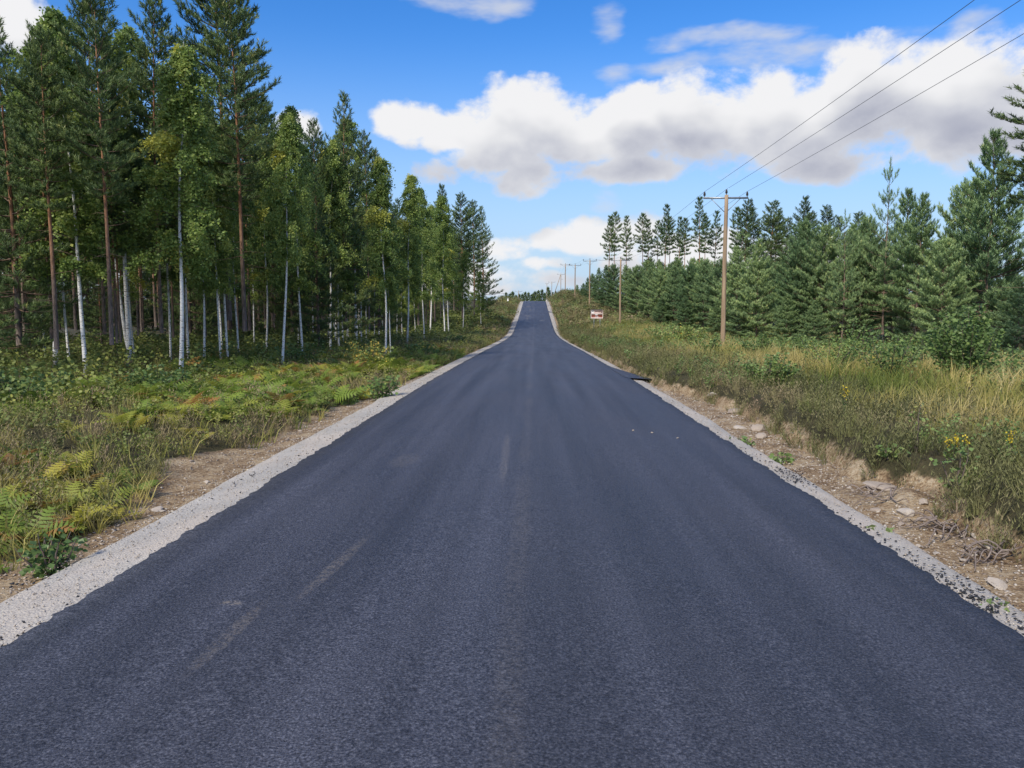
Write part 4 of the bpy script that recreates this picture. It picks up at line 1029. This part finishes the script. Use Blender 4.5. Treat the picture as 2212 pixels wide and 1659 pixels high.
def cover(name, label, cat, mat, tmpls, N, region, size, tintf, keep, upj=0.18, pw=1.6, ymax=90, ymin=2.5):
    """scatter N clumps: region gives x from (u, y); density falls with distance while clumps grow"""
    y = ymin + (ymax - ymin) * RNG.random(N) ** pw; x = region(RNG.random(N), y)
    ok = keep(x, y); x, y = x[ok], y[ok]
    s = size(x, y) * RNG.uniform(0.65, 1.25, len(x)) ; t = tintf(x, y)
    z = ground_z(x, y) - 0.01
    A = Acc(); pick = RNG.integers(0, len(tmpls), len(x))
    for q, (tv, tf) in enumerate(tmpls):
        i_ = pick == q; n_ = int(i_.sum())
        if not n_: continue
        dirs = np.stack([RNG.normal(0, upj, n_), RNG.normal(0, upj, n_), np.ones(n_)], 1)
        wid = s[i_] * np.clip(1 + y[i_] * 0.008, 1, 1.8)
        tt = np.clip(t[i_][:, None] + RNG.normal(0, 0.07, (n_, 1)) + 0.10 * (tv[None, :, 2] - 0.5), 0, 1)
        A.inst(tv, tf, np.stack([x[i_], y[i_], z[i_]], 1), dirs, np.stack([wid, wid, s[i_]], 1), tt)
    return tag(obj(name, A.mesh(name, mat)), label, cat, kind='stuff')
def far_l(u, y): return -(3.3 + u ** 1.25 * np.clip(0.62 * y + 4, 5, 26))
def far_r(u, y): return 3.2 + u ** 1.45 * np.clip(0.72 * y + 4, 5, 24)
def veg_l(x, y, m=0.0): return -x > -dirt_l(y) + m + 0.25 * (vnoise(x * 3, y * 3) - .5)
def veg_r(x, y, m=0.0): return x > dirt_r(y) + m + 0.25 * (vnoise(x * 3, y * 3) - .5)
def infr(x, y): return np.abs(x + 0.03 * y) < 0.72 * y + 1.5
def infl(x, y): return -x < 0.73 * y + 1.5

cover('slope_scrub', 'green low scrub on the slopes beside the far road', 'scrub', M['bush_leaf'], B_T, 1500, lambda u, y: np.where(u < 0.3, -(3.9 + u / .3 * 5), 3.9 + (u - .3) / .7 * 13), lambda x, y: 0.6 + 0.5 * vnoise(x * .6, y * .4), lambda x, y: np.clip(0.3 + 0.6 * fbm(x * .3, y * .15, 3) , 0, 0.86), lambda x, y: (fbm(x * .2 + 31, y * .1, 2) > 0.45) & ((np.abs(x + 6.5) > 1.6) | (y < 172) | (y > 190)), 0.3, 1.0, 225, 95)
# left verge
cover('heather', 'brownish heather mat covering the left verge', 'heather', M['heather'], H_T, 7600, far_l, lambda x, y: 0.25 + 0.004 * y, lambda x, y: np.clip(0.42 + 0.75 * (fbm(x * .5, y * .5, 3) - .4), 0, 1), lambda x, y: veg_l(x, y) & infl(x, y), pw=1.8, ymax=100)
cover('bilberry_scrub', 'green bilberry scrub on the left verge and forest floor', 'scrub', M['berry'], B_T, 5200, far_l, lambda x, y: 0.20 + 0.006 * y + 0.32 * sstep(-x, 6, 10), lambda x, y: np.clip(0.30 + 0.9 * (fbm(x * .6 + 4, y * .4, 3) - .4), 0, 1), lambda x, y: veg_l(x, y, .1) & infl(x, y), pw=1.6, ymax=130)
def fern_t(x, y):
    aut = np.exp(-((y - 13.2) / 1.6) ** 2 - ((x + 6.6) / 1.0) ** 2) + 0.55 * np.exp(-((y - 7.2) / 2.0) ** 2) + 0.3 * np.exp(-((y - 21) / 3.0) ** 2)
    return np.clip(0.32 + 0.55 * (fbm(x * .8, y * .5, 3) - .3) + 0.6 * aut * (vnoise(x * 1.7, y * 1.7)) + np.where(RNG.random(len(x)) < 0.10, 0.5, 0), 0, 1)
cover('fern_bed', 'bed of green and yellowing ferns on the left verge', 'ferns', M['fern'], F_T, 4300, far_l, lambda x, y: 0.30 + 0.14 * sstep(y, 9, 16) + 0.002 * y, fern_t, lambda x, y: veg_l(x, y, 0.15) & infl(x, y) & (fbm(x * .45 + 2, y * .3, 2) > 0.36 + 0.14 * np.exp(-((y - 10.6) / 1.3) ** 2)) & (-x < 11), 0.25, 1.3, 46, 3.2)
cover('grass', 'thin dry grass among the plants on the left verge', 'grass', M['grass'], G_T, 4600, far_l, lambda x, y: 0.36 + 0.004 * y, lambda x, y: np.clip(0.42 + 0.6 * (fbm(x * .4, y * .3, 2) - .3), 0, 1), lambda x, y: veg_l(x, y, -0.1) & infl(x, y) & (fbm(x * .5 + 12, y * .3, 2) > 0.42), 0.3, 1.5, 80)
# right verge
def hz(x, y): return 1 - sstep(x, 5.6, 8.0 + 0.02 * y)
cover('heather', 'grey-brown heather along the top of the right bank', 'heather', M['heather'], H_T, 12500, far_r, lambda x, y: 0.27 + 0.004 * y, lambda x, y: np.clip(0.24 + 0.9 * (fbm(x * .7, y * .5, 3) - .42), 0, 0.9), lambda x, y: veg_r(x, y, -0.12) & infr(x, y) & (RNG.random(len(x)) < 0.2 + 0.8 * hz(x, y)), pw=2.2, ymax=110)
cover('grass', 'long straw-coloured grass waving over the right verge', 'grass', M['grass'], G_T, 12500, far_r, lambda x, y: 0.32 + 0.22 * sstep(x, 5, 7.5) + 0.003 * y, lambda x, y: np.clip(0.36 + 0.47 * sstep(fbm(x * .3 + 3, y * .17, 3), 0.36, 0.54) * sstep(x, 4.4, 6.5) * sstep(y, 6, 12) + 0.25 * (vnoise(x, y) - .5), 0, 1), lambda x, y: veg_r(x, y, 0.05) & infr(x, y) & (RNG.random(len(x)) < 0.12 + 0.88 * sstep(x, 4.6, 7.0)), 0.25, 1.6, 110)
cover('bilberry_scrub', 'green leafy scrub spread over the right verge', 'scrub', M['bush_leaf'], B_T, 6000, far_r, lambda x, y: np.minimum(0.26 + 0.005 * y, 0.5) + 0.2 * sstep(x, 9, 14), lambda x, y: np.clip(0.35 + 0.6 * (fbm(x * .6 + 4, y * .4, 3) - .4), 0, 0.86), lambda x, y: veg_r(x, y, .1) & infr(x, y) & (fbm(x * .35 + 6, y * .22, 2) + 0.10 * sstep(y, 26, 40) - 0.16 * (1 - sstep(y, 12, 18)) > 0.53), pw=1.35, ymax=150)
# heath on the far slopes
def slope_x(u, y): return np.where(u < 0.3, -(3.9 + u / .3 * 5), 3.9 + (u - .3) / .7 * 13)
cover('heath', 'brown-green heath on the slopes beside the far road', 'heath', M['heather'], H_T + B_T, 3200, slope_x, lambda x, y: 0.65 + 0.55 * vnoise(x * .6, y * .4), lambda x, y: np.clip(0.05 + 0.75 * fbm(x * .3, y * .15, 3) , 0, 0.9), lambda x, y: (np.abs(x) > 3.9) & ((np.abs(x + 6.5) > 1.6) | (y < 172) | (y > 190)), 0.3, 1.0, 235, 95)
cover('slope_grass', 'pale grass patches on the far slopes', 'grass', M['grass'], G_T, 2200, slope_x, lambda x, y: 0.6 + 0.3 * vnoise(x, y), lambda x, y: np.clip(0.3 + 0.5 * fbm(x * .3, y * .15, 3), 0, 0.9), lambda x, y: np.abs(x) > 4.0, 0.3, 1.0, 215, 95)

# ------------------------------------------------------------------ bushes and single plants
def bush(name, x, y, w_, h_, n, lf, seed, label, cat='bush', mat='bush_leaf', tint=(0.45, 0.16), yellow=0.0, stems=9, group=None):
    r = np.random.default_rng(seed); e = tag(empty(name, (x, y, gz(x, y))), label, cat, group)
    st, fo = Acc(), Acc(); P, D, Tn = [], [], []
    for q in range(stems):
        a = r.uniform(0, 6.28); k_ = math.sqrt(r.random()); top = np.array([math.cos(a) * w_ / 2 * k_, math.sin(a) * w_ / 2 * k_, h_ * (1 - 0.35 * k_ ** 2) * r.uniform(.8, 1.05)])
        ts = np.linspace(0, 1, 6); path = np.stack([top[0] * ts ** .8, top[1] * ts ** .8, top[2] * ts - 0.05 * (1 - ts)], 1) + r.normal(0, .015, (6, 3)) * ts[:, None]
        st.tube(path, np.linspace(0.013, 0.003, 6), 5, cap=False)
        m_ = n // stems
        for u in r.uniform(0.12, 1.02, m_):
            c = np.array([np.interp(min(u, 1), ts, path[:, j]) for j in range(3)])
            an = r.uniform(0, 6.28); o_ = np.array([math.cos(an), math.sin(an), r.uniform(-.1, .5)]) * r.uniform(0.02, 0.16 * w_ * (1.15 - u) + .06)
            P.append(c + o_); D.append(np.array([math.cos(an), math.sin(an), r.uniform(-.6, .4)])); Tn.append(np.clip(r.normal(*tint) if r.random() > yellow else 0.97, 0, 1))
    P = np.array(P); P[:, 2] = np.maximum(P[:, 2], 0.04)
    fo.inst(*LEAF, P, np.array(D), lf * r.uniform(.65, 1.2, len(P)), np.array(Tn))
    tag(obj('stems', st.mesh('stems', M['twig']), e), kind='stuff'); tag(obj('foliage', fo.mesh('foliage', M[mat]), e), kind='stuff')
    return e
def pbush(px, d, *a, **kw):
    return bush(kw.pop('name', 'bush'), xat(px, d), d, *a, **kw)
pbush(2095, 17.0, 1.7, 1.75, 3600, 0.085, 1, 'large round leafy shrub with dark green leaves near the right edge', name='shrub', stems=16)
pbush(1925, 18.5, 1.5, 1.4, 1200, 0.075, 2, 'loose grey-green sapling bush left of the large round shrub', name='shrub')
pbush(1800, 21.0, 1.9, 1.35, 1500, 0.07, 3, 'feathery light green bush in the middle of the right verge', name='shrub', tint=(0.6, .15))
pbush(1850, 22.5, 1.1, 1.5, 600, 0.075, 4, 'thin upright sapling bush with sparse leaves on the right verge', name='shrub', stems=5)
pbush(1665, 17.3, 1.1, 0.75, 1300, 0.075, 5, 'low bright green bush on the bank in front of the straw grass', name='shrub', tint=(0.55, .15))
pbush(1990, 24.0, 1.8, 1.3, 1000, 0.08, 6, 'wide bush behind the large round shrub', name='shrub')
pbush(2200, 19.0, 1.2, 0.8, 700, 0.08, 7, 'bush cut by the right edge of the view', name='shrub')
pbush(1480, 46.0, 3.2, 1.5, 1300, 0.12, 8, 'bright green thicket left of the near power pole', name='shrub', tint=(0.7, .12))
pbush(1440, 55.0, 3.0, 1.5, 1100, 0.13, 9, 'pale green thicket behind the brown sign', name='shrub', tint=(0.6, .12))
pbush(1525, 36.0, 1.6, 0.8, 700, 0.10, 10, 'small green bush in the grass left of the pole foot', name='shrub')
pbush(1640, 34.0, 2.2, 0.9, 900, 0.10, 14, 'broad low bush right of the pole foot', name='shrub')
pbush(1730, 31.0, 2.0, 1.0, 900, 0.09, 15, 'olive bush between pole foot and feathery bush', name='shrub', tint=(0.5, .15))
pbush(2085, 7.6, 0.30, 0.5, 80, 0.055, 11, 'small bluish-green aspen sapling in the heather near the right edge', name='sapling', cat='sapling', stems=3)
pbush(1993, 9.0, 0.16, 0.6, 60, 0.045, 12, 'slender pale-leaved stem rising from the heather', name='sapling', cat='sapling', stems=2, tint=(0.75, .1))
pbush(797, 26.6, 1.8, 1.15, 1500, 0.075, 20, 'yellow-green bush in front of the left birches', name='shrub', tint=(0.72, .16), yellow=0.25, stems=14)
pbush(822, 17.6, 0.8, 0.62, 420, 0.085, 21, 'bluish-green leafy plant at the left gravel edge', name='shrub', tint=(0.4, .12), stems=12)
pbush(80, 5.6, 0.5, 0.36, 260, 0.06, 22, 'dark green leafy plant close to the left gravel', name='shrub', tint=(0.35, .12), stems=10)
pbush(660, 27, 2.4, 0.9, 900, 0.09, 23, 'dark undergrowth bush below the leaning birch', name='shrub', tint=(0.3, .12))
pbush(905, 36, 1.7, 0.8, 800, 0.10, 24, 'green bush on the left verge beyond the leaning birch', name='shrub', tint=(0.5, .12))
pbush(975, 58, 2.0, 0.8, 600, 0.14, 25, 'low green bush on the left verge before the bare yellow cut', name='shrub', tint=(0.4, .12))
pbush(40, 14.2, 2.2, 0.9, 1100, 0.08, 26, 'dark leafy bush under the trees at the left edge', name='shrub', tint=(0.25, .1))
pbush(330, 16.5, 2.2, 0.7, 900, 0.08, 27, 'dark green undergrowth bush below the nearest pine', name='shrub', tint=(0.3, .1))
for q, (px, py, dd, lb) in enumerate([(1610, 925, 11.6, 'low green weed tuft on the gravel edge of the eroded bank'), (1935, 1003, 8.9, 'green weed leaves growing over the flat rock slab'), (1700, 955, 10.2, 'green weed rosette below the heather beside the gravel'), (1905, 1118, 6.7, 'small weed rosette between right gravel and bare soil'), (2185, 1280, 4.9, 'weed at the right edge beside the gravel')]):
    pbush(px, dd, 0.34 if q < 3 else 0.2, 0.13, 70, 0.07, 50 + q, lb, name='weed', cat='weed', stems=7, tint=(0.55, .12))
# goldenrod
def goldenrod(px, d, h_, n, label, seed, sp=0.1):
    r = np.random.default_rng(seed); x = xat(px, d); e = tag(empty('goldenrod', (x, d, gz(x, d))), label, 'flower')
    st, fl, lf = Acc(), Acc(), Acc()
    for q in range(n):
        b = r.normal(0, sp * .5, 2); tip = np.array([b[0] + r.normal(0, .04), b[1] + r.normal(0, .04), h_ * r.uniform(.8, 1)])
        st.tube([[b[0], b[1], -.02], tip], [.004, .002], 4, cap=False)
        m_ = 22; u = r.uniform(0.68, 1.0, m_); c = np.array([b[0], b[1], 0]) * (1 - u)[:, None] + tip * u[:, None] + r.normal(0, .018, (m_, 3))
        fl.inst(*LEAF, c, r.normal(0, 1, (m_, 3)), r.uniform(.016, .028, m_), r.uniform(0, 1, m_))
        m_ = 14; u = r.uniform(0.1, .65, m_); c = np.array([b[0], b[1], 0]) * (1 - u)[:, None] + tip * u[:, None]
        lf.inst(*LEAF, c, r.normal(0, 1, (m_, 3)), r.uniform(.03, .06, m_), r.uniform(.3, .7, m_))
    for nm, ac, mt in (('stems', st, 'twig'), ('petals', fl, 'flower'), ('leaves', lf, 'bush_leaf')): tag(obj(nm, ac.mesh(nm, M[mt]), e), kind='stuff')
goldenrod(1829, 11.6, 0.55, 2, 'tall yellow flower spike in the grass above the right bank', 1, .05)
goldenrod(2066, 8.4, 0.30, 4, 'cluster of yellow flowers beside the aspen sapling', 2, .14)
goldenrod(2208, 8.0, 0.42, 3, 'yellow flowers cut by the right edge of the view', 3, .1)
# ferns that stand out singly
def fern_plant(px, d, size, tint, label, q):
    x = xat(px, d); A = Acc(); tv, tf = F_T[q % 4]
    A.inst(tv, tf, np.zeros((1, 3)), np.array([[0.05, 0.03, 1.0]]), np.array([size * 0.72]), np.clip(tint + 0.1 * (tv[None, :, 2] - .5), 0, 1), spin=random.uniform(0, 6))
    return tag(obj('fern', A.mesh('fern', M['fern']), None, (x, d, gz(x, d) - 0.01)), label, 'fern', 'single ferns on the left verge')
FP = [(335, 12.6, .5, .95, 'bright orange fern in the middle of the left verge'), (300, 12.2, .45, .9, 'orange fern left of the bright orange one'), (375, 12.9, .45, .86, 'golden fern right of the bright orange one'),
      (440, 13.4, .45, .88, 'amber fern farthest right in the orange patch'), (395, 11.6, .4, .74, 'yellow fern in front of the orange patch'), (430, 11.4, .4, .72, 'second yellow fern in front of the orange patch'),
      (135, 10.8, .5, .66, 'yellow-green fern standing alone before the dark heather'), (100, 8.4, .42, .86, 'golden brown fern near the left edge'), (95, 6.9, .3, .92, 'small orange fern low near the left edge'), (225, 7.2, .4, .72, 'lemon yellow fern at the edge of the left bare soil'),
      (250, 8.6, .45, .35, 'fresh green fern near the left bare soil'), (285, 8.2, .42, .30, 'green fern with broad fronds next to the left soil patch'), (140, 5.3, .30, .50, 'lime fern reaching onto the left gravel'), (60, 5.0, .30, .52, 'lime fern at the lower left corner of the verge'),
      (25, 4.6, .26, .55, 'small lime fern on the left gravel edge'), (220, 5.9, .28, .66, 'small yellowish fern tuft growing at the gravel edge'), (480, 14.2, .5, .3, 'large green fern right of the orange patch'), (520, 15.5, .55, .33, 'spreading green fern on the left verge below the leaning birch'), (590, 17, .5, .35, 'green fern low on the bank near the dark soil'), (430, 20, .6, .38, 'tall light green fern in front of the orange pine'), (360, 19, .6, .36, 'tall light green fern in front of the brightest birch'), (690, 19.5, .5, .4, 'bright green fern midway along the left verge'), (620, 21.5, .55, .62, 'yellow fern near the foot of the leaning birch')]
for q, f_ in enumerate(FP): fern_plant(*f_, q)
# exposed heather roots on the near right bank
def roots(px, d, n, w_, label, seed):
    r = np.random.default_rng(seed); x = xat(px, d); A = Acc()
    for q in range(n):
        p = np.array([r.uniform(-w_, w_), r.uniform(-.25, .25), 0.0]); a = r.uniform(2.4, 4.2); pts = []
        for s_ in range(8):
            zz_ = gz(x + p[0], d + p[1]) - gz(x, d); pts.append([p[0], p[1], zz_ + 0.02 + 0.09 * math.sin(s_ * .45 + q) ** 2])
            a += r.normal(0, .35); p = p + np.array([math.cos(a), math.sin(a), 0]) * 0.055
        A.tube(pts, np.linspace(.009, .003, 8), 5)
    return tag(obj('exposed_roots', A.mesh('exposed_roots', M['root'], True), None, (x, d, gz(x, d))), label, 'roots')
roots(2080, 6.75, 14, .22, 'grey twisted heather roots hanging over the sandy bank', 1)
roots(2180, 6.1, 12, .2, 'bare curling roots at the right edge above the sand', 2)
roots(1945, 7.9, 8, .14, 'thin dry roots beside the sandy spur', 3)
# small pale stones lying on the asphalt
for q, (px, py) in enumerate([(1368, 922), (1409, 926), (1464, 936)]):
    d = dist_base(py, 0.04); x = xat(px, d, py); s = 0.035
    o = obj('pebble', SM[q], None, (x, d, float(road_z(d)) + 0.05 * (1 - (x / 2.8) ** 2) + s * .2)); o.scale = (s * 1.3, s, s * .8)
    tag(o, ['left', 'middle', 'right'][q] + ' one of three white pebbles lying on the asphalt', 'pebble', 'pebbles on the asphalt')
